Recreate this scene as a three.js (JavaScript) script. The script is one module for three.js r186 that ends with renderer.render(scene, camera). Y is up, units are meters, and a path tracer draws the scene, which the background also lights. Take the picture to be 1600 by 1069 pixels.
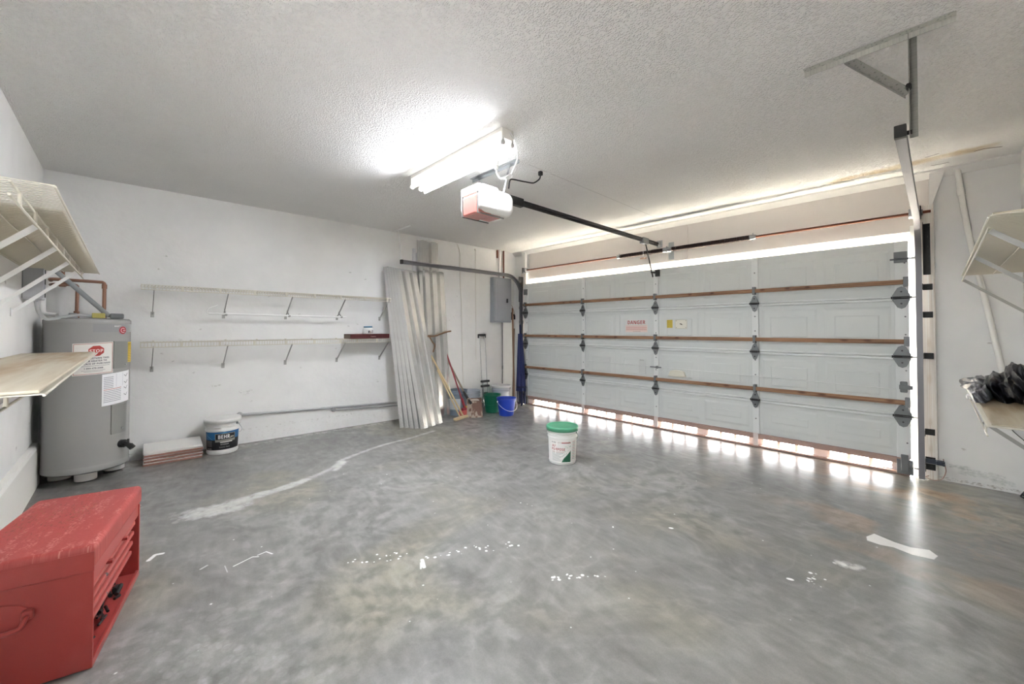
import * as THREE from 'three';
import { RoundedBoxGeometry } from 'three/addons/geometries/RoundedBoxGeometry.js';
import { mergeGeometries } from 'three/addons/utils/BufferGeometryUtils.js';
import { RectAreaLightUniformsLib } from 'three/addons/lights/RectAreaLightUniformsLib.js';

// ───────── camera, sky, sun, exposure ─────────
const W = 1600, H = 1069, FOCAL = 632;
const scene = new THREE.Scene();
const camera = new THREE.PerspectiveCamera(2 * Math.atan(H / 2 / FOCAL) * 180 / Math.PI, W / H, 0.02, 200);
{
  const yaw = 46.46 * Math.PI / 180, pitch = 0.95 * Math.PI / 180;
  camera.position.set(0, 1.34, 0);
  camera.lookAt(Math.cos(yaw) * Math.cos(pitch), 1.34 + Math.sin(pitch), -Math.sin(yaw) * Math.cos(pitch));
  camera.setViewOffset(W, H, 0, 30.5, W, H);
}
const renderer = new THREE.WebGLRenderer({ antialias: true });
renderer.toneMapping = THREE.LinearToneMapping;
renderer.toneMappingExposure = 3.85;
renderer.shadowMap.enabled = true;
RectAreaLightUniformsLib.init();

const sunDir = new THREE.Vector3(0.42, 0.8, 0.35).normalize();
scene.background = new THREE.Color(0.93, 0.97, 1.0);   // bright hazy sky
scene.backgroundIntensity = 6.5;
const sun = new THREE.DirectionalLight(0xfff8ee, 110);
sun.position.copy(sunDir).multiplyScalar(20).add(new THREE.Vector3(6, 0, -2.5));
sun.target.position.set(6, 0, -2.5);
sun.castShadow = true; sun.shadow.mapSize.set(2048, 2048);
Object.assign(sun.shadow.camera, { left: -12, right: 12, top: 12, bottom: -12, near: 1, far: 50 });
scene.add(sun, sun.target);
const TUBE_DOWN = 40, TUBE_SIDE = 90, TUBE_GLOW = 2.2;

// ───────── dimensions (metres; x towards the garage door, -z towards the shelf wall) ─────────
const CEIL = 2.765, ZW = -5.46, XW = -0.56, XD = 5.26, ZR = 0.48, DOOR = 5.19;
const floorY = (x) => 0.05 * (1 - x / 5.2);

// ───────── helpers ─────────
let seed = 7;
const rnd = () => { seed = (seed + 0x6d2b79f5) | 0; let t = Math.imul(seed ^ (seed >>> 15), 1 | seed); t = (t + Math.imul(t ^ (t >>> 7), 61 | t)) ^ t; return ((t ^ (t >>> 14)) >>> 0) / 4294967296; };
const rr = (a, b) => a + (b - a) * rnd();
const V = (x, y, z) => new THREE.Vector3(x, y, z);
const used = {};
const numbered = (n) => { used[n] = (used[n] ?? -1) + 1; return used[n] ? `${n}_${String(used[n]).padStart(3, '0')}` : n; };
function tag(o, label, category, group) { o.userData.label = label; o.userData.category = category; if (group) o.userData.group = group; return o; }
function thing(name, label, category, pos = [0, 0, 0], turn = 0, group) {
  const g = new THREE.Group(); g.name = numbered(name); g.position.set(...pos); g.rotation.y = turn; scene.add(g);
  return tag(g, label, category, group);
}
function clean(g) {
  g = g.index ? g.toNonIndexed() : g.clone();
  for (const k of Object.keys(g.attributes)) if (!['position', 'normal', 'uv'].includes(k)) g.deleteAttribute(k);
  if (!g.attributes.normal) g.computeVertexNormals();
  if (!g.attributes.uv) g.setAttribute('uv', new THREE.BufferAttribute(new Float32Array(g.attributes.position.count * 2), 2));
  return g;
}
const merged = (list) => (list.length === 1 ? clean(list[0]) : mergeGeometries(list.map(clean)));
function part(name, geos, mat, parent, label) {
  const m = new THREE.Mesh(Array.isArray(geos) ? merged(geos) : geos, mat); m.name = name; parent.add(m);
  if (label) m.userData.label = label;
  return m;
}
function single(name, geos, mat, label, category, group) {
  const m = part(numbered(name), geos, mat, scene); return tag(m, label, category, group);
}
function struct(name, geos, mat, parent = scene) { const m = part(name, geos, mat, parent); if (parent === scene) m.userData.kind = 'structure'; return m; }
const box = (x0, x1, y0, y1, z0, z1, r = 0) => {
  const w = x1 - x0, h = y1 - y0, d = z1 - z0;
  const g = r ? new RoundedBoxGeometry(w, h, d, 2, Math.min(r, w / 2.01, h / 2.01, d / 2.01)) : new THREE.BoxGeometry(w, h, d);
  return g.translate((x0 + x1) / 2, (y0 + y1) / 2, (z0 + z1) / 2);
};
function rod(a, b, r, seg = 8, r2 = r) {
  const d = b.clone().sub(a), g = new THREE.CylinderGeometry(r2, r, d.length(), seg, 1);
  return g.applyQuaternion(new THREE.Quaternion().setFromUnitVectors(V(0, 1, 0), d.normalize())).translate((a.x + b.x) / 2, (a.y + b.y) / 2, (a.z + b.z) / 2);
}
function bar(a, b, w, t, up = V(0, 1, 0)) {       // flat bar from a to b, w across, t thick
  const d = b.clone().sub(a), L = d.length(); d.normalize();
  const s = new THREE.Vector3().crossVectors(d, up).normalize(), n = new THREE.Vector3().crossVectors(s, d);
  const m = new THREE.Matrix4().makeBasis(s, d, n).setPosition(a.clone().add(b).multiplyScalar(0.5));
  return new THREE.BoxGeometry(w, L, t).applyMatrix4(m);
}
const tube = (pts, r, seg = 40, rs = 8, closed = false) => new THREE.TubeGeometry(new THREE.CatmullRomCurve3(pts, closed, 'catmullrom', 0.35), seg, r, rs, closed);
const lathe = (pts, seg = 40) => new THREE.LatheGeometry(pts.map(([r, y]) => new THREE.Vector2(r, y)), seg);
function planar(g, ax, u0, u1, ay, v0, v1) {      // uv from two axes, u0..u1 -> 0..1
  g = clean(g); const p = g.attributes.position, uv = g.attributes.uv;
  for (let i = 0; i < p.count; i++) uv.setXY(i, (p.getComponent(i, ax) - u0) / (u1 - u0), (p.getComponent(i, ay) - v0) / (v1 - v0));
  return g;
}
function metres(g, s = 1) {                       // box-mapped uv in metres
  g = clean(g); const p = g.attributes.position, n = g.attributes.normal, uv = g.attributes.uv;
  for (let i = 0; i < p.count; i++) {
    const a = Math.abs(n.getX(i)), b = Math.abs(n.getY(i)), c = Math.abs(n.getZ(i));
    const [u, v] = a >= b && a >= c ? [p.getZ(i), p.getY(i)] : b >= c ? [p.getX(i), p.getZ(i)] : [p.getX(i), p.getY(i)];
    uv.setXY(i, u * s, v * s);
  }
  return g;
}
const smooth = (t) => t * t * (3 - 2 * t), clamp = (x, a = 0, b = 1) => Math.min(b, Math.max(a, x)), lerp = (a, b, t) => a + (b - a) * t;
const hash = (x, y) => { let h = (Math.imul(x, 374761393) + Math.imul(y, 668265263)) | 0; h = Math.imul(h ^ (h >>> 13), 1274126177); return ((h ^ (h >>> 16)) >>> 0) / 4294967296; };
function vn(x, y, per = 0) {
  const xi = Math.floor(x), yi = Math.floor(y), fx = smooth(x - xi), fy = smooth(y - yi), w = (k) => (per ? ((k % per) + per) % per : k);
  const a = hash(w(xi), w(yi)), b = hash(w(xi + 1), w(yi)), c = hash(w(xi), w(yi + 1)), d = hash(w(xi + 1), w(yi + 1));
  return lerp(lerp(a, b, fx), lerp(c, d, fx), fy);
}
const fbm = (x, y, o = 4, per = 0) => { let s = 0, a = 0.5, n = 0; for (let i = 0; i < o; i++) { s += a * vn(x + i * 17, y + i * 31, per); n += a; a *= 0.5; x *= 2; y *= 2; per *= 2; } return s / n; };
function canvas(w, h, draw) { const c = document.createElement('canvas'); c.width = w; c.height = h; draw(c.getContext('2d'), w, h); return c; }
function tex(c, srgb = true, repeat) {
  const t = new THREE.CanvasTexture(c); if (srgb) t.colorSpace = THREE.SRGBColorSpace; t.magFilter = THREE.LinearFilter;
  if (repeat) { t.wrapS = t.wrapT = THREE.RepeatWrapping; t.repeat.set(...repeat); }
  return t;
}
function grid(w, h, f) { return canvas(w, h, (c) => { const im = c.createImageData(w, h), d = im.data; for (let y = 0, i = 0; y < h; y++) for (let x = 0; x < w; x++, i += 4) { const v = f(x, y); if (typeof v === 'number') d[i] = d[i + 1] = d[i + 2] = v; else { d[i] = v[0]; d[i + 1] = v[1]; d[i + 2] = v[2]; } d[i + 3] = 255; } c.putImageData(im, 0, 0); }); }
const std = (color, roughness = 0.6, metalness = 0, extra = {}) => new THREE.MeshStandardMaterial({ color, roughness, metalness, ...extra });

// ───────── textures of the shell ─────────
const FX0 = -0.6, FX1 = 5.5, FZ0 = -5.5, FZ1 = 0.5;
const floorTex = (() => {
  const N = 2048, sx = (FX1 - FX0) / N, sz = (FZ1 - FZ0) / N;
  const c = grid(N, N, (i, j) => {
    const x = FX0 + i * sx, z = FZ0 + j * sz;
    const wx = fbm(x * 1.6 + 3, z * 1.6 + 9, 3), wz = fbm(x * 1.6 + 40, z * 1.6 + 2, 3);
    const big = fbm(x * 0.6 + 11, z * 0.6, 3), mid = fbm(x * 2.6 + wx * 0.8, z * 2.6 + wz * 0.8, 5), fine = fbm(x * 13 + wx * 4, z * 13 + wz * 4, 4), scr = fbm(x * 34 + z * 7, z * 9 - x * 4, 3), grain = hash(i, j);
    const ridge = Math.pow(1 - Math.abs(2 * fbm(x * 6 + wx * 4, z * 6 + wz * 4, 4) - 1), 8);
    let v = 127 + (big - 0.5) * 16 + (mid - 0.5) * 18 + (fine - 0.5) * 24 + (scr - 0.5) * 15 + ridge * 7 + (grain - 0.5) * 8;
    const pale = clamp((fbm(x * 1.7 + 80, z * 1.7 + 7, 5) - 0.52) * 7) * clamp((fine - 0.32) * 4); v += pale * 9;
    const tan = clamp((fbm(x * 1.1 + 30, z * 1.1 + 60, 4) - 0.48) * 5) * (0.5 + fine);
    const rust = clamp((fbm(x * 2.2 + 130, z * 2.2 + 15, 4) - 0.5) * 7) * clamp((x - 2.6) / 1.2) * clamp((z + 1.1) / 0.8);
    return [v + 1 + tan * 4 + rust * 20, v + tan * 2 + rust * 4, v - 3.5 - tan * 5 - rust * 9];
  });
  const g = c.getContext('2d'), X = (x) => (x - FX0) / sx, Z = (z) => (z - FZ0) / sz;
  const dab = (x, z, r, col, a) => { g.globalAlpha = a; g.fillStyle = col; g.beginPath(); g.ellipse(X(x), Z(z), r / sx, r / sz * rr(0.5, 1), rr(0, 3), 0, 7); g.fill(); };
  const scumble = (pts, w0, w1, col, n, a) => { for (let k = 0; k < n; k++) { const t = rnd() * (pts.length - 1), i = Math.min(pts.length - 2, Math.floor(t)), f = t - i, w = lerp(w0, w1, t / (pts.length - 1)); dab(lerp(pts[i][0], pts[i + 1][0], f) + rr(-w, w), lerp(pts[i][1], pts[i + 1][1], f) + rr(-w, w), rr(0.006, 0.03), col, a * rr(0.4, 1)); } };
  // pale filler patch and the repaired crack that runs from it to the panels
  scumble([[0.33, -3.62], [0.5, -3.55], [0.62, -3.6]], 0.1, 0.1, '#cacac5', 900, 0.19);
  scumble([[0.6, -3.66], [0.82, -3.68], [1.0, -3.72], [1.15, -3.78]], 0.055, 0.04, '#c8c8c3', 800, 0.16);
  const crack = [[1.1, -3.77], [1.3, -3.86], [1.46, -3.97], [1.55, -4.1], [1.75, -4.2], [1.98, -4.3], [2.2, -4.36], [2.5, -4.4], [2.9, -4.52]];
  scumble(crack, 0.026, 0.018, '#bfbeb9', 1500, 0.13);
  scumble([[1.4, -3.85], [1.52, -3.98], [1.56, -4.06]], 0.02, 0.02, '#c9c8c3', 240, 0.14);
  // hard white paint: slab near the right shelves, smears and drips
  g.globalAlpha = 1; g.fillStyle = '#f0efeb';
  g.beginPath(); [[3.43, -0.33], [3.52, -0.3], [3.5, -0.26], [3.47, -0.2], [3.46, -0.13], [3.5, -0.05], [3.44, -0.015], [3.37, -0.03], [3.35, -0.12], [3.38, -0.2], [3.36, -0.26], [3.37, -0.32]].forEach(([x, z], i) => (i ? g.lineTo(X(x), Z(z)) : g.moveTo(X(x), Z(z)))); g.closePath(); g.fill();
  const line = (pts, w, a) => { g.globalAlpha = a; g.strokeStyle = '#f4f4f1'; g.lineCap = 'round'; g.lineJoin = 'round'; g.lineWidth = w / sx; g.beginPath(); pts.forEach(([x, z], i) => (i ? g.lineTo(X(x), Z(z)) : g.moveTo(X(x), Z(z)))); g.stroke(); };
  line([[0.434, -2.663], [0.53, -2.7], [0.555, -2.68]], 0.007, 0.95); line([[0.555, -2.7], [0.6, -2.71], [0.62, -2.66]], 0.008, 0.8); line([[0.4, -2.7], [0.4, -2.62]], 0.004, 0.6);
  line([[1.19, -1.95], [1.22, -2.02]], 0.02, 0.9); line([[1.17, -1.95], [1.2, -2.0]], 0.01, 0.8);
  line([[0.1, -3.05], [0.13, -3.1], [0.16, -3.09]], 0.022, 0.9); line([[0.3, -2.75], [0.33, -2.77]], 0.012, 0.5);
  for (let k = 0; k < 46; k++) { const t = rnd(); dab(lerp(0.9, 1.75, t) + rr(-0.03, 0.03), lerp(-2.28, -1.75, t) + rr(-0.05, 0.05), rr(0.003, 0.009), '#f6f6f3', 0.95); }
  for (let k = 0; k < 16; k++) { const t = rnd(); dab(lerp(1.62, 1.86, t) + rr(-0.02, 0.02), lerp(-1.42, -1.22, t) + rr(-0.02, 0.02), rr(0.004, 0.012), '#f6f6f3', 0.95); }
  for (let k = 0; k < 12; k++) dab(2.63 + rr(-0.05, 0.07), -0.46 + rr(-0.04, 0.04), rr(0.004, 0.011), '#f6f6f3', 0.95);
  dab(2.54, -0.55, 0.018, '#f6f6f3', 1); dab(2.62, -1.23, 0.016, '#f6f6f3', 1); dab(2.35, -1.5, 0.01, '#f6f6f3', 1);
  for (let k = 0; k < 110; k++) dab(rr(-0.2, 4.4), rr(-4.2, -0.2), rr(0.002, 0.006), '#f2f2ef', 0.85);
  scumble([[2.9, -0.42], [2.95, -0.3]], 0.02, 0.03, '#e9e9e5', 30, 0.4);
  scumble([[0.05, -2.2], [0.3, -1.9], [0.4, -1.5]], 0.25, 0.2, '#c6c8c6', 420, 0.1);
  scumble([[-0.1, -5.3], [1.2, -5.34], [2.5, -5.38]], 0.05, 0.05, '#cfcec8', 420, 0.2);
  scumble([[1.6, -5.42], [2.2, -5.4], [2.7, -5.4]], 0.05, 0.04, '#c8c7c2', 200, 0.2);
  scumble([[3.6, 0.1], [4.2, 0.2], [4.8, 0.25]], 0.12, 0.16, '#b39a84', 300, 0.1);
  scumble([[4.9, -4.6], [5.0, -3.4], [5.05, -2.2], [5.0, -0.8]], 0.1, 0.12, '#b4afa9', 500, 0.12);
  // soil in the corner under the water heater
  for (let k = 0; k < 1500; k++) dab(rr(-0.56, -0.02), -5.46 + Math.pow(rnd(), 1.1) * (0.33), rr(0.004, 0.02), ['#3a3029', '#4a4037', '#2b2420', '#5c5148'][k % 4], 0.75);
  g.globalAlpha = 1;
  return tex(c);
})();
const floorBump = tex(grid(512, 512, (x, y) => 128 + (fbm(x / 32, y / 32, 5, 16) - 0.5) * 160), false, [1, 1]);
const popcorn = (() => {     // blobs of sprayed texture, tile of 1.2 m
  const N = 1024, h = new Float32Array(N * N);
  for (let k = 0; k < 9000; k++) {
    const cx = rnd() * N, cy = rnd() * N, r = rr(2.5, 7.5), a = rr(0.35, 1), e = rr(0.6, 1.6), R = Math.ceil(r * 1.7);
    for (let j = -R; j <= R; j++) for (let i = -R; i <= R; i++) { const d = Math.hypot(i * e, j / e) / r; if (d < 1) { const q = ((Math.floor(cy + j) + N) % N) * N + ((Math.floor(cx + i) + N) % N); h[q] = Math.max(h[q], a * (1 - d * d)); } }
  }
  return tex(grid(N, N, (x, y) => 20 + 215 * h[y * N + x] + 14 * hash(x, y)), false, [1 / 1.2, 1 / 1.2]);
})();
const ceilTex = tex((() => {
  const N = 1024, c = grid(N, N, (i, j) => { const x = FX0 + i / N * 6.1, z = FZ0 + j / N * 6; const v = 228 + (fbm(x * 1.2, z * 1.2, 4) - 0.5) * 9; return [v, v - 1, v - 4]; });
  const g = c.getContext('2d'), X = (x) => (x - FX0) / 6.1 * N, Z = (z) => (z - FZ0) / 6 * N;
  // water stain and split paper by the door wall
  for (let k = 0; k < 260; k++) { const t = rnd(); g.globalAlpha = 0.05; g.fillStyle = '#a98f74'; g.beginPath(); g.ellipse(X(lerp(4.93, 4.84, t) + rr(-0.05, 0.05)), Z(lerp(-0.7, 0.3, t) + rr(-0.05, 0.05)), rr(3, 9), rr(4, 16), 0, 0, 7); g.fill(); }
  g.globalAlpha = 0.9; g.strokeStyle = '#3d3128'; g.lineWidth = 1.6; g.lineCap = 'round';
  for (const pts of [[[4.9, 0.22], [4.885, 0.27], [4.91, 0.32], [4.93, 0.36]], [[4.78, -0.05], [4.77, -0.01], [4.755, 0.02]], [[5.06, -0.02], [5.07, 0.03], [5.065, 0.08]]]) { g.beginPath(); pts.forEach(([x, z], i) => (i ? g.lineTo(X(x), Z(z)) : g.moveTo(X(x), Z(z)))); g.stroke(); }
  g.globalAlpha = 0.35; g.strokeStyle = '#55504a'; g.lineWidth = 0.8; g.beginPath(); g.moveTo(X(2.5), Z(-2.42)); g.lineTo(X(4.95), Z(-2.46)); g.stroke();
  return c;
})());
function wallTex(w, h, Wm, Hm, marks, seed0) {
  const c = grid(w, h, (i, j) => { const x = i / w * Wm, y = j / h * Hm; const v = 234 + (fbm(x * 0.9 + seed0, y * 0.9, 4) - 0.5) * 13 + (fbm(x * 7 + seed0, y * 7, 3) - 0.5) * 7; return [v, v - 0.5, v - 3]; });
  const g = c.getContext('2d'), X = (x) => x / Wm * w, Y = (y) => h - y / Hm * h;
  const smear = (x, y, rx, ry, col, n, a) => { for (let k = 0; k < n; k++) { g.globalAlpha = a * rr(0.3, 1); g.fillStyle = col; g.beginPath(); g.ellipse(X(x + rr(-rx, rx)), Y(y + rr(-ry, ry)), rr(1, 5), rr(0.6, 2.4), rr(-0.3, 0.3), 0, 7); g.fill(); } };
  marks(smear, g, X, Y);
  g.globalAlpha = 1; return tex(c);
}
const shelfWallTex = wallTex(2048, 1024, 5.82, CEIL, (smear, g, X, Y) => {
  const o = -XW;
  for (let k = 0; k < 34; k++) smear(rr(0.6, 5), rr(0.3, 2.2), 0.012, 0.008, '#8d8a82', 3, 0.35);
  smear(1.0 + o, 0.62, 0.08, 0.03, '#9a978f', 24, 0.28); smear(0.7 + o, 0.72, 0.05, 0.01, '#9a978f', 12, 0.3); smear(3.9 + o, 1.5, 0.12, 0.1, '#9a978f', 10, 0.3);
  smear(2.2 + o, 0.12, 1.2, 0.06, '#b5b2aa', 220, 0.2); smear(1.6 + o, 0.2, 0.7, 0.012, '#a9a69e', 70, 0.3); smear(0.15 + o, 0.1, 0.12, 0.06, '#8a7f72', 50, 0.2);
  smear(2.35 + o, 0.13, 0.3, 0.03, '#f4f3ef', 60, 0.5);
}, 5);
const leftWallTex = wallTex(1024, 512, 5.94, CEIL, (smear) => { for (let k = 0; k < 30; k++) smear(rr(0.4, 4), rr(0.4, 2.4), 0.012, 0.01, '#96938c', 4, 0.3); smear(3.4, 0.9, 0.4, 0.3, '#c4c2be', 90, 0.16); }, 55);
const doorWallTex = wallTex(2048, 1024, 5.94, CEIL, (smear, g, X, Y) => {
  const o = -ZW;
  smear(0.24 + o, 0.105, 0.13, 0.03, '#b3b8b2', 260, 0.22); smear(0.12 + o, 0.14, 0.06, 0.014, '#adb3ad', 90, 0.22); smear(0.36 + o, 0.07, 0.06, 0.02, '#b3b8b2', 90, 0.22);
  for (let k = 0; k < 30; k++) smear(rr(0.3, 5.9), rr(0.3, 2.6), 0.01, 0.008, '#8a8178', 3, 0.4);
  smear(0.24 + o, 0.02, 0.24, 0.012, '#7c746a', 90, 0.3);
}, 91);
const stucco = tex(grid(512, 512, (x, y) => 128 + (fbm(x / 16, y / 16, 4, 32) - 0.5) * 150), false, [4, 2]);
const woodTex = (base, dark, n, knots = 3) => tex(grid(1024, 128, (x, y) => {
  const u = x / 1024, v = y / 128; let k = fbm(u * 6 + n, v * 22 + n + fbm(u * 4 + n, v * 2, 3) * 5, 4), d = 0;
  for (let q = 0; q < knots; q++) { const r = Math.hypot((u - hash(q, n)) * 9, v - 0.5); d += Math.exp(-r * r * 60); }
  k = clamp((k - 0.3) * 1.9 + d); const s = fbm(u * 3 + n * 3, v * 2, 3) * 0.3 + 0.85;
  return [0, 1, 2].map((i) => lerp(base[i], dark[i], k) * s);
}), true);
const boardTex = tex(grid(1024, 512, (x, y) => {
  const u = x / 1024 * 2.6, v = y / 512 * 0.4, s = fbm(u * 2 + fbm(u, v * 5) * 1.5, v * 42, 5), b = clamp((fbm(u * 1.3 + 40, v * 9 + 3, 4) - 0.52) * 4.5);
  return [lerp(216, 180, s * 0.7 + b * 0.5), lerp(209, 164, s * 0.7 + b * 0.65), lerp(192, 138, s * 0.7 + b * 0.7)];
}), true);

// ───────── materials ─────────
const M = {
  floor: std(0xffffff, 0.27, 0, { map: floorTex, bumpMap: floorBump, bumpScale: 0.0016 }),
  ceiling: std(0xffffff, 0.95, 0, { map: ceilTex, bumpMap: popcorn, bumpScale: 0.007 }),
  shelfWall: std(0xffffff, 0.85, 0, { map: shelfWallTex, bumpMap: stucco, bumpScale: 0.0025 }),
  leftWall: std(0xffffff, 0.85, 0, { map: leftWallTex, bumpMap: stucco, bumpScale: 0.0018 }),
  doorWall: std(0xffffff, 0.85, 0, { map: doorWallTex, bumpMap: stucco, bumpScale: 0.0018 }),
  plainWall: std(0xe8e6e0, 0.88),
  whiteTrim: std(0xeceae6, 0.6), header: std(0xdcd6d0, 0.75),
  drive: std(0xbdb8b0, 0.9), roof: std(0x8d8984, 0.9),
  door: std(0xd3d6d3, 0.5), doorStile: std(0xe0e2e0, 0.42), bottomPlate: std(0xd8cdc8, 0.55),
  galv: std(0xa9acae, 0.42, 0.75), galvDark: std(0x77797a, 0.5, 0.5), steelBlack: std(0x2b2a29, 0.5, 0.4),
  trackFace: std(0x77767a, 0.45, 0.5), rust: std(0x6b3a24, 0.65, 0.35), rustPink: std(0xa48a80, 0.7, 0.1),
  spring: std(0x271712, 0.45, 0.5), black: std(0x141414, 0.42), blackRubber: std(0x1b1b1c, 0.8),
  whitePlastic: std(0xefeeea, 0.35), whiteMetal: std(0xeeeeec, 0.35), whiteEnamel: std(0xe8e6df, 0.42), pvc: std(0xefede7, 0.35),
  wire: std(0xd8d3c4, 0.45), brace: std(0xa3a29d, 0.5),
  copper: std(0x946f5b, 0.42, 0.6), brass: std(0xa9925a, 0.4, 0.8), chrome: std(0xd8dadc, 0.18, 1),
  heater: std(0xa09f9c, 0.26), heaterDark: std(0x858682, 0.32), heaterBand: std(0x8a8c8c, 0.3), flex: std(0xbdbebd, 0.45, 0.3),
  boxGrey: std(0xb3b5b9, 0.45), panelGrey: std(0xa3a6ad, 0.45, 0.1), panelDoor: std(0xaaadb4, 0.42, 0.1),
  red: std(0xaa443f, 0.34), redShaded: std(0x6f120e, 0.5), redLens: new THREE.MeshPhysicalMaterial({ color: 0xb8736a, roughness: 0.25, clearcoat: 0.5 }),  // inner chest red is darkened to put shade into the drawer gaps
  redPole: std(0x8a2430, 0.45), redBlock: std(0xc4605a, 0.6), navy: std(0x28305c, 0.8), navyDark: std(0x1b2040, 0.85),
  green: std(0x12664a, 0.42), blue: std(0x1d3fae, 0.42), greenLid: std(0x4f9a76, 0.42), bucketGrey: std(0xaab0b8, 0.4), bucketBlue: std(0x7b8896, 0.4), bucketWhite: std(0xedece8, 0.35), bucketLid: std(0xcfd0cf, 0.4),
  poleWood: std(0xc9b48c, 0.6), poleGrey: std(0x8a7c6c, 0.7), poleBrown: std(0x8c6a54, 0.65), bladeRust: std(0xffffff, 0.6, 0.25, { map: tex(grid(128, 128, (x, y) => { const k = clamp((fbm(x / 26 + 4, y / 26, 5) - 0.42 + (x - y) / 420 + 0.1) * 5); return [lerp(172, 112, k), lerp(158, 84, k), lerp(144, 72, k)].map((v) => v + (hash(x, y) - 0.5) * 18); })) }), bladeTop: std(0xb5a79a, 0.6, 0.2),
  maroon: std(0x4a1013, 0.55), maroonEnd: std(0x6b5a4e, 0.6), blueLid: std(0x5d87a2, 0.4),
  terracotta: std(0x8f6a5c, 0.85), glaze: std(0xe9e7e2, 0.5),
  yellow: std(0xd9bb2e, 0.55), paper: std(0xeeebe4, 0.7), darkLabel: std(0x55534f, 0.6),
  bag: new THREE.MeshPhysicalMaterial({ color: 0x1c1c20, roughness: 0.42, clearcoat: 0.15 }), film: new THREE.MeshPhysicalMaterial({ color: 0x6f7075, roughness: 0.28, clearcoat: 0.6 }),
  rope: std(0x7a5c43, 0.85), sensor: std(0x2e3440, 0.5), cord: std(0xf0f0ee, 0.5),
};
M.aluminium = std(0xffffff, 0.27, 0.75, {
  map: tex(grid(512, 1024, (x, y) => { const u = x / 512, v = y / 1024, a = fbm(u * 9 + 3, v * 30, 5), b = fbm(u * 60, v * 5, 3), m = clamp((fbm(u * 2.2 + 7, v * 5 + 1, 5) - 0.52) * 5); const s = 212 - m * 13 + (b - 0.5) * 26 + (a - 0.5) * 16; return [s, s, s - 2]; }), true, [1, 1]),
});
M.sheetPale = std(0xd9dadd, 0.45, 0.2);
const strutMats = [1, 2, 3, 4].map((n) => std(0xffffff, 0.7, 0, { map: woodTex([172, 134, 100], [98, 64, 46], n) }));
M.jamb = std(0xffffff, 0.7, 0, { map: woodTex([236, 233, 228], [214, 204, 192], 21, 5) });
M.board = std(0xf2f2f2, 0.75, 0, { map: boardTex });
M.perf = std(0xe6e5e1, 0.6, 0.1, { map: tex(canvas(64, 64, (c) => { c.fillStyle = '#cfcfca'; c.fillRect(0, 0, 64, 64); for (let k = 0; k < 90; k++) { c.fillStyle = ['#8d8d8a', '#d8d8d5', '#a5a5a2'][k % 3]; c.fillRect(rnd() * 64, rnd() * 64, 4, 3); } }), true, [8, 8]) });
M.perfGrey = M.perf.clone(); M.perfGrey.color.set(0xa9a8a4);
M.redLip = std(0xb2524c, 0.36);
M.redTop = std(0xffffff, 0.5, 0, { map: tex((() => {  // pale grain patches and dark scuffs over the chest red
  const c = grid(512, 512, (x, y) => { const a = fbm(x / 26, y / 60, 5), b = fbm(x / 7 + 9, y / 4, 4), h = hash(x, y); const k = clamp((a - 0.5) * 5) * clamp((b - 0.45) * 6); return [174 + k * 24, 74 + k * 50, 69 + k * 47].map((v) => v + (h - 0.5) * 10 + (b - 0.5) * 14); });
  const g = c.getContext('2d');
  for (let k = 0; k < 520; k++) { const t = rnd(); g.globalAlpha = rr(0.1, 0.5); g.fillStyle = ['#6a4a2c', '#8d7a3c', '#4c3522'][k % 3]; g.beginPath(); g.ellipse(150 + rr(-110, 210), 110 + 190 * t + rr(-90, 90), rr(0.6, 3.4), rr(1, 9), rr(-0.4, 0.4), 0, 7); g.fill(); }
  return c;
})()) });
M.redSide = std(0xffffff, 0.34, 0, { map: tex(grid(512, 512, (x, y) => { const a = fbm(x / 90, y / 90, 5), b = hash(x, y); const k = clamp((a - 0.5) * 2.4); return [168 + k * 8, 66 + k * 8, 61 + k * 8].map((v) => v + (b - 0.5) * 5); })) });

// ───────── room shell ─────────
{
  const g = new THREE.PlaneGeometry(1, 1, 1, 1); // slab with a gentle fall towards the door
  const top = [[XW - 0.2, ZW - 0.2], [XD + 0.24, ZW - 0.2], [XD + 0.24, ZR + 0.2], [XW - 0.2, ZR + 0.2]].map(([x, z]) => [x, floorY(x), z]);
  const p = [], u = []; const quad = (a, b, c, d) => { for (const q of [a, b, c, a, c, d]) { p.push(...q); u.push((q[0] - FX0) / (FX1 - FX0), 1 - (q[2] - FZ0) / (FZ1 - FZ0)); } };
  const low = top.map(([x, , z]) => [x, -0.25, z]);
  quad(top[3], top[2], top[1], top[0]); quad(low[0], low[1], low[2], low[3]);
  for (let i = 0; i < 4; i++) { const j = (i + 1) % 4; quad(low[j], low[i], top[i], top[j]); }
  g.dispose(); const b = new THREE.BufferGeometry(); b.setAttribute('position', new THREE.Float32BufferAttribute(p, 3)); b.setAttribute('uv', new THREE.Float32BufferAttribute(u, 2)); b.computeVertexNormals();
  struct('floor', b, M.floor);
  floorBump.repeat.set(5, 5);
}
{
  const g = planar(box(XW - 0.2, XD + 0.2, CEIL, CEIL + 0.2, ZW - 0.2, ZR + 0.2), 0, FX0, FX1, 2, FZ1, FZ0);
  popcorn.repeat.set(6.1 / 0.95, 6 / 0.95);
  struct('ceiling', g, M.ceiling);
}
struct('wall_shelves', planar(box(XW - 0.2, XD + 0.2, -0.2, CEIL, ZW - 0.2, ZW), 0, XW, XD, 1, 0, CEIL), M.shelfWall);
const FILL_WIN = { z0: -1.45, z1: -0.55, y0: 1.0, y1: 2.1 };
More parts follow.
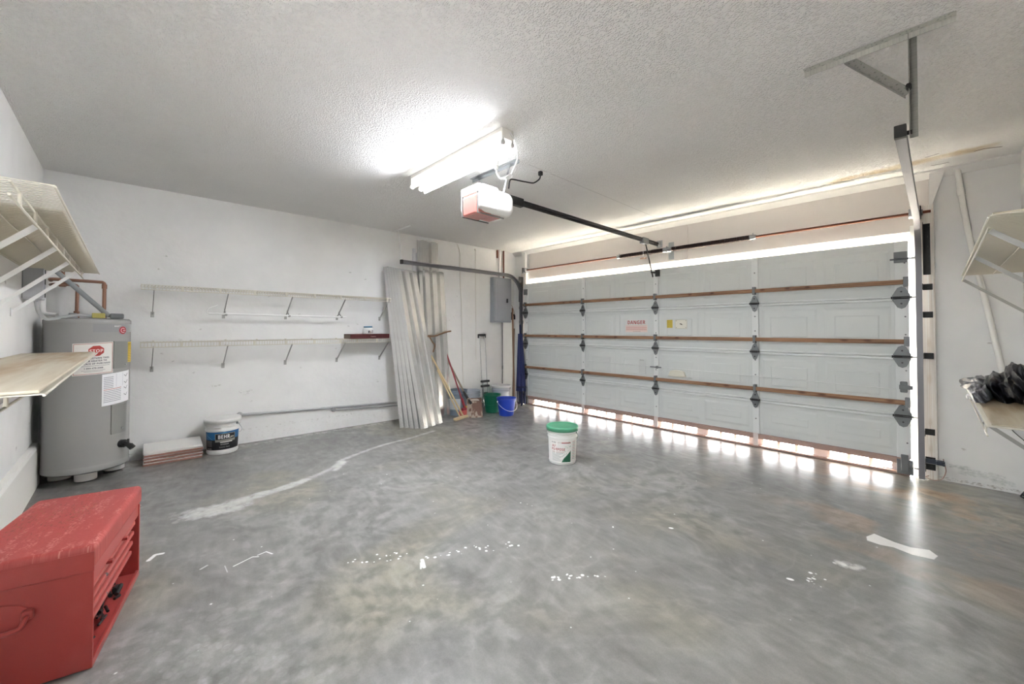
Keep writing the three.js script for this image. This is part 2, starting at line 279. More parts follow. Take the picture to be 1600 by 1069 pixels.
struct('wall_left', planar(merged([box(XW - 0.2, XW, -0.2, FILL_WIN.y0, ZW, ZR + 0.2), box(XW - 0.2, XW, FILL_WIN.y1, CEIL, ZW, ZR + 0.2), box(XW - 0.2, XW, FILL_WIN.y0, FILL_WIN.y1, ZW, FILL_WIN.z0), box(XW - 0.2, XW, FILL_WIN.y0, FILL_WIN.y1, FILL_WIN.z1, ZR + 0.2)]), 2, ZW, ZR, 1, 0, CEIL), M.leftWall);
{
  const w = new THREE.Group(); w.name = 'added_window_1'; w.userData.kind = 'structure'; scene.add(w);   // unseen side window behind the camera, added to fill the room with daylight
  const { z0, z1, y0, y1 } = FILL_WIN, x0 = XW - 0.13, x1 = XW - 0.08, m = (y0 + y1) / 2;
  part('frame', [box(x0, x1, y0, y0 + 0.04, z0, z1), box(x0, x1, y1 - 0.04, y1, z0, z1), box(x0, x1, y0, y1, z0, z0 + 0.04), box(x0, x1, y0, y1, z1 - 0.04, z1), box(x0, x1, m - 0.02, m + 0.02, z0, z1)], M.whiteTrim, w);
  for (const [a, b] of [[y0 + 0.04, m - 0.02], [m + 0.02, y1 - 0.04]]) part('pane', [box(x0 + 0.02, x0 + 0.024, a, b, z0 + 0.04, z1 - 0.04)], new THREE.MeshPhysicalMaterial({ color: 0xffffff, transmission: 1, thickness: 0, roughness: 0.02 }), w);
}
struct('wall_right', planar(box(XW, XD + 0.2, -0.2, CEIL, ZR, ZR + 0.2), 0, XW, XD, 1, 0, CEIL), M.plainWall);
const OPEN = { z0: -5.085, z1: -0.175, top: 2.14 };
struct('wall_door', planar(merged([box(XD, XD + 0.2, -0.2, CEIL, OPEN.z1 + 0.01, ZR), box(XD, XD + 0.2, -0.2, CEIL, ZW, OPEN.z0 - 0.01), box(XD + 0.03, XD + 0.2, OPEN.top, CEIL, OPEN.z0 - 0.01, OPEN.z1 + 0.01)]), 2, ZW, ZR, 1, 0, CEIL), M.doorWall);
// recessed header board above the door, its top cove and the splayed ends
struct('trim_1', [box(XD - 0.006, XD + 0.028, 2.243, 2.71, -5.08, -2.5), box(XD - 0.01, XD + 0.028, 2.243, 2.712, -2.496, -2.22), box(XD - 0.006, XD + 0.028, 2.243, 2.71, -2.216, -0.17), box(XD - 0.006, XD - 0.0005, 2.3, 2.71, -0.17, -0.04)], M.header);
const prism = (pts, axis, a, b) => { const s = new THREE.Shape(pts.map(([u, v]) => new THREE.Vector2(u, v))); const g = new THREE.ExtrudeGeometry(s, { depth: b - a, bevelEnabled: false }); return g.translate(0, 0, a); };
struct('trim_2', prism([[XD, CEIL], [XD, 2.7], [XD - 0.012, 2.7], [XD - 0.062, 2.752], [XD - 0.062, CEIL]], 'z', ZW, ZR), M.whiteTrim);
{
  const gus = (z, s) => { const g = new THREE.ExtrudeGeometry(new THREE.Shape([[0, 0], [0, 0.36], [0.1 * s, 0.36]].map((q) => new THREE.Vector2(...q))), { depth: 0.05, bevelEnabled: false }); g.rotateY(-Math.PI / 2); g.translate(XD + 0.001, 2.4, z); return g; };
  // ExtrudeGeometry turned so that its x runs along z
  struct('trim_3', [gus(-5.14, -1), gus(-0.035, 1)], M.whiteTrim);
}
struct('trim_4', metres(prism([[XD + 0.07, 2.242], [XD + 0.004, 2.242], [XD + 0.006, 2.235], [XD + 0.032, 2.142], [XD + 0.07, 2.142]], 'z', -5.1, -0.15), 1), M.jamb);   // stop board over the door
{
  // right jamb: stop strip and the knotty face board
  const stopR = prism([[XD + 0.03, 0.165], [XD - 0.03, 0.10], [XD - 0.03, 0.03], [XD, 0.03], [XD + 0.035, 0.165]].map(([x, z]) => [x, z]), 'y', 0, 2.25); // x,-z outline, raised along y
  stopR.rotateX(-Math.PI / 2); // (x, z', y) -> outline second coordinate becomes -z
  struct('trim_5', [stopR], M.whiteTrim);
  const jr = planar(box(5.215, XD, 0.0, 2.46, -0.1, -0.012, 0.004), 1, 0, 2.5, 2, -0.1, -0.01); struct('trim_6', [jr], M.jamb);
  const jl = planar(box(5.215, XD, 0.0, 2.46, -5.25, -5.12, 0.004), 1, 0, 2.5, 2, -5.25, -5.12); struct('trim_7', [jl], M.jamb);
}
struct('baseboard_left', metres(merged([new THREE.ExtrudeGeometry(new THREE.Shape([[0, -0.1], [0.042, -0.1], [0.04, 0.33], [0.03, 0.352], [0, 0.36]].map((q) => new THREE.Vector2(...q))), { depth: 5.6, bevelEnabled: false }).translate(XW, 0.04, -5.18)])), M.plainWall);
struct('driveway', [box(XD + 0.24, 32, -0.2, -0.012, -16, 14)], M.drive);
struct('side_yard', [box(-20, XW - 0.2, -0.2, -0.012, -16, 14)], std(0x5a595b, 0.95));
struct('roof', [box(XW - 0.5, XD + 0.75, CEIL + 0.2, CEIL + 0.35, ZW - 0.5, ZR + 0.5)], M.roof);

// ───────── overhead garage door ─────────
const COL = [-5.078, -3.82, -2.62, -1.43, -0.225], DZ0 = -5.105, DZ1 = -0.188;
{
  const door = thing('garage_door', 'wide white panelled overhead garage door with brown wooden struts', 'garage door', [0, 0, 0]);
  const joints = [0.105, 0.545, 1.087, 1.63, 2.155];
  const frustum = (y0, y1, z0, z1, h) => {          // pressed panel: sloped edges rising towards the room
    const e = 0.022, x0 = DOOR, x1 = DOOR - h, a = [[y0, z0], [y1, z0], [y1, z1], [y0, z1]], b = [[y0 + e, z0 + e], [y1 - e, z0 + e], [y1 - e, z1 - e], [y0 + e, z1 - e]], p = [];
    const tri = (...q) => { for (const v of q) p.push(...v); };
    const A = a.map(([y, z]) => [x0, y, z]), B = b.map(([y, z]) => [x1, y, z]);
    for (let i = 0; i < 4; i++) { const j = (i + 1) % 4; tri(A[i], B[j], A[j]); tri(A[i], B[i], B[j]); }
    tri(B[0], B[2], B[1]); tri(B[0], B[3], B[2]);
    const g = new THREE.BufferGeometry(); g.setAttribute('position', new THREE.Float32BufferAttribute(p, 3)); g.computeVertexNormals(); return g;
  };
  for (let s = 0; s < 4; s++) {
    const y0 = joints[s] + (s ? 0 : 0.03), y1 = joints[s + 1], list = [box(DOOR, DOOR + 0.042, y0, y1, DZ0, DZ1)];
    for (let b = 0; b < 4; b++) for (const h of [0, 1]) {
      const w = COL[b + 1] - COL[b], z0 = COL[b] + 0.065 + h * (w - 0.08) / 2, z1 = z0 + (w - 0.2) / 2;
      list.push(frustum(y0 + 0.085, y1 - 0.075, z0, z1, 0.005), frustum(y0 + 0.155, y1 - 0.145, z0 + 0.07, z1 - 0.07, 0.009));
    }
    const panel = part('section_panel', list, M.door, door);
    if (s) part('section_rail', [box(DOOR - 0.024, DOOR, y0, y0 + 0.02, DZ0 + 0.01, DZ1 - 0.01, 0.006), box(DOOR - 0.03, DOOR, y0 - 0.03, y0 - 0.005, DZ0 + 0.01, DZ1 - 0.01, 0.008)], M.doorStile, panel);
  }
  // bottom plate with eight flood vents of three cells; each cell has one bar across
  const sh = new THREE.Shape([[-DZ1, 0.012], [-DZ0, 0.012], [-DZ0, 0.14], [-DZ1, 0.14]].map((q) => new THREE.Vector2(...q)));
  for (const [a, b] of [[-4.893, -4.416], [-4.319, -3.866], [-3.743, -3.277], [-3.145, -2.69], [-2.56, -2.099], [-1.96, -1.514], [-1.365, -0.908], [-0.77, -0.311]]) for (let k = 0; k < 3; k++) {
    const w = (b - a - 0.06) / 3, z0 = a + k * (w + 0.03), z1 = z0 + w;
    for (const [ya, yb] of [[0.04, 0.063], [0.072, 0.1]]) sh.holes.push(new THREE.Path([[-z1, ya], [-z0, ya], [-z0, yb], [-z1, yb]].map((q) => new THREE.Vector2(...q))));
  }
  const pg = new THREE.ExtrudeGeometry(sh, { depth: 0.004, bevelEnabled: false }); pg.rotateY(Math.PI / 2); pg.translate(DOOR + 0.01, 0, 0);
  part('vent_plate', [pg], M.bottomPlate, door, 'pinkish bottom plate with rows of open flood vents');
  part('bottom_seal', [box(DOOR - 0.02, DOOR + 0.03, 0.001, 0.03, DZ0, DZ1, 0.01)], M.rustPink, door);
  part('bottom_rail', [metres(box(DOOR - 0.035, DOOR + 0.01, 0.108, 0.16, DZ0 + 0.02, DZ1 - 0.02, 0.004))], M.rustPink, door, 'brown bottom rail with pink vent glow in its colour');  // pink in the rail colour stands for glow from the vents
  for (let i = 0; i < 5; i++) {
    const end = i === 0 || i === 4, w = end ? 0.095 : 0.066, c = COL[i];
    const st = part('stile', [box(DOOR - 0.018, DOOR + 0.001, 0.155, 2.15, c - w / 2, c + w / 2, 0.003)], M.doorStile, door);
    const dots = []; for (let y = 0.3; y < 2.1; y += 0.165) dots.push(new THREE.CylinderGeometry(0.007, 0.007, 0.006, 8).rotateZ(Math.PI / 2).translate(DOOR - 0.02, y + (i % 2) * 0.03, c + (end ? 0.022 : 0)));
    part('rivet', dots, M.galvDark, st);
    if (!end) part('stile_foot', [box(DOOR - 0.04, DOOR - 0.032, 0.03, 0.17, c - 0.025, c + 0.025, 0.002)], M.bottomPlate, door);
  }
  // hinges: one model for the centre stiles, a broader one with a roller at the ends
  const hinge = (w, h) => {
    const s = new THREE.Shape(); s.moveTo(0, -h / 2); s.lineTo(w * 0.22, -h / 2 + 0.012); s.lineTo(w / 2, -h * 0.12); s.lineTo(w / 2, h * 0.12); s.lineTo(w * 0.22, h / 2 - 0.012); s.lineTo(0, h / 2); s.lineTo(-w * 0.22, h / 2 - 0.012); s.lineTo(-w / 2, h * 0.12); s.lineTo(-w / 2, -h * 0.12); s.lineTo(-w * 0.22, -h / 2 + 0.012); s.closePath();
    for (const y of [-0.3, 0.3]) { const o = new THREE.Path(); o.absarc(0, y * h, 0.006, 0, 7); s.holes.push(o); }
    const g = new THREE.ExtrudeGeometry(s, { depth: 0.006, bevelEnabled: true, bevelThickness: 0.002, bevelSize: 0.002, bevelSegments: 1 }).rotateY(-Math.PI / 2);
    return merged([g, new THREE.BoxGeometry(0.024, 0.05, 0.006).translate(-0.014, 0, w / 2), new THREE.BoxGeometry(0.024, 0.05, 0.006).translate(-0.014, 0, -w / 2)]);
  };
  const hs = hinge(0.072, 0.185), he = hinge(0.115, 0.2), pinOf = (w) => merged([new THREE.CylinderGeometry(0.012, 0.012, w + 0.024, 10).rotateX(Math.PI / 2).translate(-0.016, 0, 0)]), ps = pinOf(0.072), pe = pinOf(0.115);
  const bolt = merged([new THREE.CylinderGeometry(0.008, 0.008, 0.01, 6).rotateZ(Math.PI / 2)]);
  for (const y of [0.545, 1.087, 1.63]) for (let i = 0; i < 5; i++) {
    const end = i === 0 || i === 4, h = part('hinge', end ? he : hs, M.galvDark, door); h.position.set(DOOR - 0.03, y, COL[i] + (i === 4 ? -0.002 : 0));
    part('hinge_pin', end ? pe : ps, M.steelBlack, h);
    for (const q of [-0.055, 0.055]) part('bolt', bolt, M.steelBlack, h).position.set(-0.008, q, 0);
    if (end) part('roller', [rod(V(-0.022, 0, 0), V(-0.022, 0, i ? 0.125 : -0.11), 0.006), rod(V(-0.022, 0, i ? 0.1 : -0.085), V(-0.022, 0, i ? 0.115 : -0.1), 0.02, 14)], M.galvDark, h);
  }
  // horizontal wooden struts between the stiles, on small clips
  [[1.772, 0], [1.225, 0], [0.67, 0]].forEach(([y], r) => {
    for (let b = 0; b < 4; b++) {
      const g = planar(box(DOOR - 0.062, DOOR - 0.034, y - 0.021, y + 0.021, COL[b] - (b ? 0.01 : 0.04), COL[b + 1] + (b === 3 ? 0.02 : -0.012), 0.003), 2, COL[b] - r * 0.31, COL[b] + 1.35, 1, y - 0.03, y + 0.03 + 0.004 * b);
      part('strut', g, strutMats[(r + b) % 4], door);
    }
    for (let i = 0; i < 5; i++) part('strut_clip', [box(DOOR - 0.068, DOOR - 0.016, y - 0.042, y + 0.046, COL[i] + (i === 4 ? 0.012 : -0.014), COL[i] + (i === 4 ? 0.05 : 0.014), 0.003)], M.galvDark, door);
  });
  for (const [z, s] of [[-0.225, 1], [-5.078, -1]]) {
    part('bottom_bracket', [box(DOOR - 0.05, DOOR - 0.012, 0.02, 0.15, z - 0.05, z + 0.06, 0.004), box(DOOR - 0.07, DOOR - 0.05, 0.05, 0.2, z - 0.02, z + 0.03, 0.004), rod(V(DOOR - 0.05, 0.09, z), V(DOOR - 0.05, 0.09, z + s * 0.12), 0.007)], M.galvDark, door);
    part('top_roller_bracket', [box(DOOR - 0.03, DOOR - 0.014, 1.955, 2.055, z - 0.05, z + 0.04, 0.003), rod(V(DOOR - 0.045, 1.985, z - 0.075), V(DOOR - 0.045, 1.985, z + s * 0.12), 0.008), rod(V(DOOR - 0.045, 1.985, z + s * 0.09), V(DOOR - 0.045, 1.985, z + s * 0.11), 0.02, 14)], M.galvDark, door);
  }
  part('lock_bar', [rod(V(DOOR - 0.03, 0.86, -3.75), V(DOOR - 0.03, 0.785, -0.25), 0.003, 6)], M.doorStile, door);
  part('lock', [new THREE.CylinderGeometry(0.018, 0.018, 0.03, 14).rotateZ(Math.PI / 2).translate(DOOR - 0.035, 0.83, -2.6), box(DOOR - 0.04, DOOR - 0.03, 0.822, 0.838, -2.7, -2.54, 0.003)], M.galvDark, door);
  part('latch', [box(DOOR - 0.045, DOOR - 0.016, 0.76, 0.86, -0.245, -0.195, 0.008), box(DOOR - 0.06, DOOR - 0.04, 0.79, 0.83, -0.25, -0.16, 0.004)], M.galvDark, door);
  {
    const s = new THREE.Shape(); s.moveTo(-0.11, 0); s.lineTo(-0.085, 0.055); s.quadraticCurveTo(0, 0.085, 0.085, 0.055); s.lineTo(0.11, 0); s.quadraticCurveTo(0, -0.012, -0.11, 0);
    part('handle_cup', [new THREE.ExtrudeGeometry(s, { depth: 0.015, bevelEnabled: true, bevelSize: 0.006, bevelThickness: 0.01, bevelSegments: 2 }).rotateY(-Math.PI / 2).translate(DOOR - 0.02, 0.735, -2.33)], std(0xdedacb, 0.5), door, 'cream plastic hand-lift cup');
  }
}
// flat print on the door
function sign(name, label, category, w, h, pos, draw, px, turnY = -Math.PI / 2, mat = {}) {
  const t = tex(canvas(px, Math.round(px * h / w), draw)), g = new THREE.BoxGeometry(w, h, 0.002), uv = g.attributes.uv;
  const face = std(0xffffff, 0.55, 0, { map: t, ...mat }), m = new THREE.Mesh(g, [M.paper, M.paper, M.paper, M.paper, face, M.paper]);
  m.name = numbered(name); m.position.set(...pos); m.rotation.y = turnY; scene.add(m); return tag(m, label, category);
}
const ctxText = (c, s, x, y, font, col = '#000', align = 'center') => { c.fillStyle = col; c.font = font; c.textAlign = align; c.textBaseline = 'middle'; c.fillText(s, x, y); };
const greek = (c, x, y, w, col, h) => { c.fillStyle = col; let q = x; while (q < x + w) { const l = Math.min(rr(4, 18), x + w - q); c.fillRect(q, y, l * 0.86, h); q += l; } };
sign('warning_sign', 'white sign with red DANGER lettering on the garage door', 'sign', 0.335, 0.19, [DOOR - 0.0145, 1.385, -2.915], (c, w, h) => {
  c.fillStyle = '#d9d8d5'; c.fillRect(0, 0, w, h); c.fillStyle = '#e6d2ca'; c.fillRect(0, h * 0.44, w, h * 0.5);
  ctxText(c, 'DANGER', w / 2, h * 0.24, `bold ${h * 0.36}px sans-serif`, '#a22a24'); greek(c, 18, h * 0.5, w - 36, '#b08a84', 6); greek(c, 12, h * 0.62, w - 24, '#b9695f', 9); greek(c, 12, h * 0.75, w - 24, '#b9695f', 9); greek(c, w * 0.35, h * 0.89, w * 0.35, '#9a7f7a', 6);
}, 400);
sign('sticker', 'small yellow printed sticker on the garage door beside the centre stile', 'sticker', 0.075, 0.105, [DOOR - 0.0145, 1.41, -2.43], (c, w, h) => { c.fillStyle = '#c9b23e'; c.fillRect(0, 0, w, h); for (let k = 1; k < 8; k++) greek(c, 10, h * k / 8, w - 20, '#7d6c20', 5); }, 128);
sign('sticker', 'white instruction plate to the right of the yellow door sticker', 'sticker', 0.155, 0.115, [DOOR - 0.0145, 1.405, -2.28], (c, w, h) => { c.fillStyle = '#e2dfd3'; c.fillRect(0, 0, w, h); c.strokeStyle = '#b9b49f'; c.lineWidth = 5; c.strokeRect(3, 3, w - 6, h - 6); c.fillStyle = '#77746a'; c.beginPath(); c.ellipse(w / 2, h / 2, w * 0.13, h * 0.07, 0.4, 0, 7); c.fill(); for (const [x, y] of [[0.1, 0.12], [0.9, 0.12], [0.1, 0.88], [0.9, 0.88]]) { c.beginPath(); c.arc(w * x, h * y, 6, 0, 7); c.fill(); } }, 200);
sign('sticker', 'faint pale grey label low on the garage door under the warning sign', 'sticker', 0.1, 0.2, [DOOR - 0.0145, 0.83, -2.83], (c, w, h) => { c.fillStyle = '#cfd1ce'; c.fillRect(0, 0, w, h); ctxText(c, 'Notice', w / 2, h * 0.09, `bold ${h * 0.1}px sans-serif`, '#8a8c88'); for (let k = 2; k < 14; k++) greek(c, 10, h * k / 14, w - 20, '#b5b7b3', 4); }, 160);
sign('sticker', 'small dark square label on the header board at the left end of the torsion bar', 'sticker', 0.1, 0.11, [XD - 0.002, 2.315, -4.93], (c, w, h) => { c.fillStyle = '#6a6864'; c.fillRect(0, 0, w, h); for (let k = 1; k < 7; k++) greek(c, 10, h * k / 7, w - 20, '#4a4844', 6); }, 96);

// ───────── torsion bar with its springs ─────────
{
  const t = thing('torsion_bar', 'rusty torsion bar with two dark coil springs above the garage door', 'torsion bar');
  const x = 5.16, y = 2.39;
  part('shaft', [rod(V(x, y + 0.005, -5.13), V(x, y, 0.0 - 0.03), 0.0127, 12)], M.rust, t);
  const coil = (z0, z1) => { const pts = [], n = Math.round((z1 - z0) / 0.016); for (let i = 0; i <= n * 8; i++) { const a = i / 8 * Math.PI * 2; pts.push(V(x + Math.cos(a) * 0.024, y + Math.sin(a) * 0.024, z0 + (z1 - z0) * i / (n * 8))); } return [new THREE.TubeGeometry(new THREE.CatmullRomCurve3(pts), n * 8, 0.0078, 5)]; };
  part('spring', coil(-3.16, -2.5), M.spring, t); part('spring', coil(-2.38, -1.46), M.spring, t);
  for (const z of [-3.17, -1.44]) part('winding_cone', [rod(V(x, y, z - 0.03), V(x, y, z + 0.03), 0.03, 14, 0.026), rod(V(x, y - 0.045, z), V(x, y + 0.045, z), 0.007)], M.galv, t);
  part('centre_bracket', [box(XD - 0.012, XD - 0.005, 2.27, 2.5, -2.475, -2.4, 0.002), box(x - 0.04, XD - 0.006, 2.35, 2.43, -2.452, -2.443, 0.002), rod(V(x, y, -2.5), V(x, y, -2.39), 0.034, 18)], M.galv, t);
  for (const [z, s] of [[-5.09, 1], [-0.12, -1]]) {
    part('cable_drum', [rod(V(x, y, z + s * 0.01), V(x, y, z + s * 0.05), 0.05, 22, 0.044)], M.galv, t);
    part('end_bearing', [box(x - 0.05, XD - 0.045, 2.34, 2.44, z - s * 0.03, z - s * 0.022, 0.002), rod(V(x, y, z - s * 0.04), V(x, y, z - s * 0.015), 0.026, 16)], M.galvDark, t);
  }
}
// ───────── door tracks ─────────
function track(name, label, z, out, xEnd, perfFlag) {
  const t = thing(name, label, 'door track'), w = 0.05, prof = [[0, 0.012], [0, 0], [0.026, 0], [0.026, -0.0]];
  // path in the x,y plane: foot -> vertical -> quarter bend -> horizontal
  const yTop = 2.285, R = 0.36, xv = 5.135, path = [V(xv, 0.012, z), V(xv, 1.0, z), V(xv, yTop - R, z)];
  const vert = [box(xv - 0.026, xv + 0.026, 0.01, yTop - R, z + out * 0.018 - 0.0015, z + out * 0.018 + 0.0015), box(xv - 0.027, xv - 0.024, 0.01, yTop - R, z - 0.02, z + 0.02), box(xv + 0.024, xv + 0.027, 0.01, yTop - R, z - 0.02, z + 0.02)];
  part('vertical_track', vert, M.trackFace, t);
  const ring = (r0, r1, za, zb) => { const s = new THREE.Shape(); s.absarc(0, 0, r1, 0, Math.PI / 2); s.absarc(0, 0, r0, Math.PI / 2, 0, true); return new THREE.ExtrudeGeometry(s, { depth: zb - za, bevelEnabled: false, curveSegments: 14 }).translate(xv - R, yTop - R, za); };
  part('bend', [ring(R - 0.026, R - 0.023, z - 0.02, z + 0.02), ring(R + 0.023, R + 0.026, z - 0.02, z + 0.02), ring(R - 0.026, R + 0.026, z + out * 0.018 - 0.0015, z + out * 0.018 + 0.0015)], M.trackFace, t);
  const x1 = xv - R;
  part('horizontal_track', [box(xEnd, x1, yTop - 0.026, yTop + 0.026, z + out * 0.018 - 0.0015, z + out * 0.018 + 0.0015), box(xEnd, x1, yTop - 0.027, yTop - 0.024, z - 0.02, z + 0.02), box(xEnd, x1, yTop + 0.024, yTop + 0.027, z - 0.02, z + 0.02)], M.trackFace, t);
  part('end_stop', [box(xEnd - 0.002, xEnd + 0.03, yTop - 0.03, yTop + 0.03, z - 0.022, z + 0.022, 0.003)], M.steelBlack, t);
  for (const y of [0.11, 0.17, 0.42, 1.1, 1.47, 1.72]) part('jamb_bracket', [box(xv - 0.03, 5.214, y - 0.025, y + 0.025, z + out * 0.022, z + out * 0.026), box(5.208, 5.214, y - 0.027, y + 0.027, Math.min(z + out * 0.022, z + out * 0.085), Math.max(z + out * 0.022, z + out * 0.085)), new THREE.CylinderGeometry(0.008, 0.008, 0.01, 8).rotateZ(Math.PI / 2).translate(5.206, y, z + out * 0.058)], M.steelBlack, t);
  // slotted flag angle beside the upper part of the vertical track
  const flag = [], fz = z + out * 0.03, sh = new THREE.Shape([[0, 0], [0.045, 0], [0.045, 0.46], [0, 0.46]].map((q) => new THREE.Vector2(...q)));
  for (let k = 0; k < 10; k++) { const o = new THREE.Path(); o.absellipse(0.023, 0.025 + k * 0.045, k % 3 ? 0.007 : 0.016, k % 3 ? 0.009 : 0.007, 0, 7); sh.holes.push(o); }
  const fg = new THREE.ExtrudeGeometry(sh, { depth: 0.003, bevelEnabled: false }).rotateY(-Math.PI / 2); if (out < 0) fg.scale(1, 1, -1);
  fg.translate(5.206, 1.83, fz); if (out < 0) { const i = fg.index; fg.computeVertexNormals(); }
  flag.push(fg, box(xv - 0.03, 5.21, 1.83, 2.29, fz - 0.0015, fz + 0.0015));
  part('flag_angle', flag, M.steelBlack, t);
  return t;
}
track('door_track', 'grey steel door track curving from the right jamb to the ceiling hanger', -0.112, 1, 2.66);
track('door_track', 'dark steel door track running along the shelf wall above the leaning metal panels', -5.165, -1, 2.76);
// perforated angle iron: strip with holes plus a plain leg
function perf(a, b, w, legDir, mat = M.perf) {
  const L = a.distanceTo(b), s = new THREE.Shape([[-w / 2, 0], [w / 2, 0], [w / 2, L], [-w / 2, L]].map((q) => new THREE.Vector2(...q)));
  for (let y = 0.025; y < L - 0.015; y += 0.036) { const o = new THREE.Path(); o.absarc(0, y, 0.0085, 0, 7); s.holes.push(o); }
  const g = merged([new THREE.ExtrudeGeometry(s, { depth: 0.003, bevelEnabled: false, curveSegments: 5 }), new THREE.BoxGeometry(0.003, L, 0.03).translate(w / 2, L / 2, 0.015)]);
  const y = b.clone().sub(a).normalize(), z = legDir.clone().sub(y.clone().multiplyScalar(legDir.dot(y))).normalize(), x = new THREE.Vector3().crossVectors(y, z);
  return g.applyMatrix4(new THREE.Matrix4().makeBasis(x, y, z).setPosition(a));
}
function hanger(label, x, zt, z0, z1, zd) {
  const h = thing('track_hanger', label, 'hanger');
  part('ceiling_angle', [perf(V(x, CEIL - 0.004, z0), V(x, CEIL - 0.004, z1), 0.036, V(0, -1, 0))], M.perf, h);
  part('drop_angle', [perf(V(x + 0.03, 2.262, zt), V(x + 0.03, CEIL - 0.006, zt), 0.036, V(0, 0, 1))], M.perfGrey, h);
  part('brace_angle', [perf(V(x + 0.036, 2.48, zt + 0.0), V(x + 0.036, CEIL - 0.008, zd), 0.034, V(1, 0, 0))], M.perfGrey, h);
  part('bolt', [new THREE.CylinderGeometry(0.011, 0.011, 0.05, 6).rotateZ(Math.PI / 2).translate(x + 0.02, 2.5, zt)], M.steelBlack, h);
  part('bolt', [new THREE.CylinderGeometry(0.011, 0.011, 0.04, 6).rotateX(Math.PI / 2).translate(x + 0.03, 2.285, zt - 0.01)], M.steelBlack, h);
}
hanger('perforated grey angle hanger with diagonal brace on the ceiling at the right track', 2.68, -0.082, -0.49, 0.075, -0.31);
{
  const h = thing('track_hanger', 'white painted steel hanger at the end of the track on the shelf wall side', 'hanger');
  part('ceiling_angle', [bar(V(2.79, CEIL - 0.006, -5.4), V(2.79, CEIL - 0.006, -4.94), 0.034, 0.006)], M.whiteMetal, h);
  part('drop_angle', [bar(V(2.79, CEIL - 0.01, -5.3), V(2.79, 2.46, -5.22), 0.034, 0.005, V(1, 0, 0)), bar(V(2.79, 2.5, -5.23), V(2.79, 2.27, -5.19), 0.03, 0.004, V(1, 0, 0))], M.whiteMetal, h);
}
// photo eye bracket by the right jamb
{
  const s = thing('sensor', 'small dark safety sensor bracket low on the right door track', 'sensor', [5.1, 0.18, -0.075]);
  part('arm', [box(0.02, 0.035, -0.02, 0.02, -0.01, 0.1, 0.004)], M.sensor, s); part('housing', [box(-0.02, 0.03, -0.016, 0.02, 0.05, 0.095, 0.008), box(-0.01, 0.02, 0.0, 0.016, 0.09, 0.105, 0.003), box(-0.01, 0.02, -0.02, -0.005, 0.09, 0.105, 0.003)], M.sensor, s);
}
single('sensor_wire', [tube([V(5.2, 0.2, 0.02), V(5.19, 0.1, 0.035), V(5.17, 0.03, 0.01), V(5.15, 0.012, -0.04), V(5.19, 0.02, -0.09), V(5.21, 0.03, -0.07)], 0.004, 40, 6)], M.rustPink, 'thin looped wire at the foot of the right jamb', 'wire');

// ───────── garage door opener ─────────
{
  const o = thing('garage_opener', 'white garage door opener with red lens and long black rail', 'door opener', [0, 0, 0]);
  const body = part('motor_housing', [new RoundedBoxGeometry(0.36, 0.21, 0.3, 6, 0.075).translate(2.2, 2.39, -2.6), box(2.005, 2.2, 2.3, 2.5, -2.745, -2.455, 0.03)], M.whitePlastic, o);
  part('light_lens', [box(1.992, 2.16, 2.262, 2.425, -2.69, -2.51, 0.018), box(2.12, 2.27, 2.268, 2.31, -2.68, -2.52, 0.014)], M.redLens, o, 'pale red light lens');
  for (const z of [-2.7, -2.5]) part('seam', [box(1.998, 2.28, 2.264, 2.272, z - 0.004, z + 0.004), box(1.996, 2.004, 2.268, 2.46, z - 0.004, z + 0.004)], M.darkLabel, body);
  part('end_frame', [box(1.994, 2.03, 2.43, 2.5, -2.72, -2.48, 0.012)], M.whitePlastic, o);
  const rail = part('rail', [box(2.36, 5.2, 2.488, 2.513, -2.616, -2.584, 0.003), box(2.36, 5.2, 2.462, 2.49, -2.605, -2.595)], M.black, o);
  part('rail_collar', [box(2.36, 2.6, 2.45, 2.525, -2.625, -2.575, 0.006)], M.black, rail);
  part('header_bracket', [box(5.19, 5.255, 2.47, 2.53, -2.62, -2.58, 0.004), box(5.25, 5.256, 2.45, 2.55, -2.64, -2.56)], M.galv, o);
  part('trolley', [box(4.76, 4.9, 2.44, 2.52, -2.63, -2.57, 0.008)], M.galvDark, o);
  part('door_arm', [bar(V(4.84, 2.46, -2.59), V(5.035, 2.03, -2.59), 0.026, 0.006, V(0, 0, 1))], M.black, o);
  part('door_bracket', [bar(V(5.0, 2.09, -2.59), V(5.165, 2.095, -2.59), 0.022, 0.02), box(5.15, 5.176, 2.05, 2.14, -2.62, -2.56, 0.004)], M.steelBlack, o);
  part('release_cord', [rod(V(4.8, 2.44, -2.6), V(4.8, 2.26, -2.6), 0.003, 6)], M.cord, o);
  part('release_handle', [box(4.785, 4.815, 2.24, 2.262, -2.64, -2.56, 0.008)], std(0xc9a58c, 0.5), o);
  part('ceiling_angle', [perf(V(2.345, CEIL - 0.004, -3.03), V(2.345, CEIL - 0.004, -2.4), 0.034, V(0, -1, 0))], M.galv, o);
  for (const [z, zb] of [[-2.94, -2.72], [-2.5, -2.48]]) part('drop_strap', [bar(V(2.35, CEIL - 0.01, z), V(2.26, 2.48, zb), 0.022, 0.003, V(1, 0, 0))], M.galv, o);
}
single('power_cord', [tube([V(2.3, 2.52, -2.46), V(2.36, 2.62, -2.5), V(2.5, 2.64, -2.5), V(2.64, 2.66, -2.5), V(2.69, 2.7, -2.47), V(2.685, 2.735, -2.45)], 0.006, 50, 7)], M.blackRubber, 'short black cord curving from the door opener to the ceiling', 'cord');
single('cord_plug', [box(2.667, 2.7, 2.725, 2.764, -2.468, -2.435, 0.006)], M.blackRubber, 'black plug of the opener cord on the ceiling', 'plug');
single('pull_wire', [rod(V(2.62, CEIL - 0.007, -2.5), V(2.8, CEIL - 0.007, -2.38), 0.004, 6)], M.cord, 'short white rod fixed to the ceiling beside the black plug', 'rod');

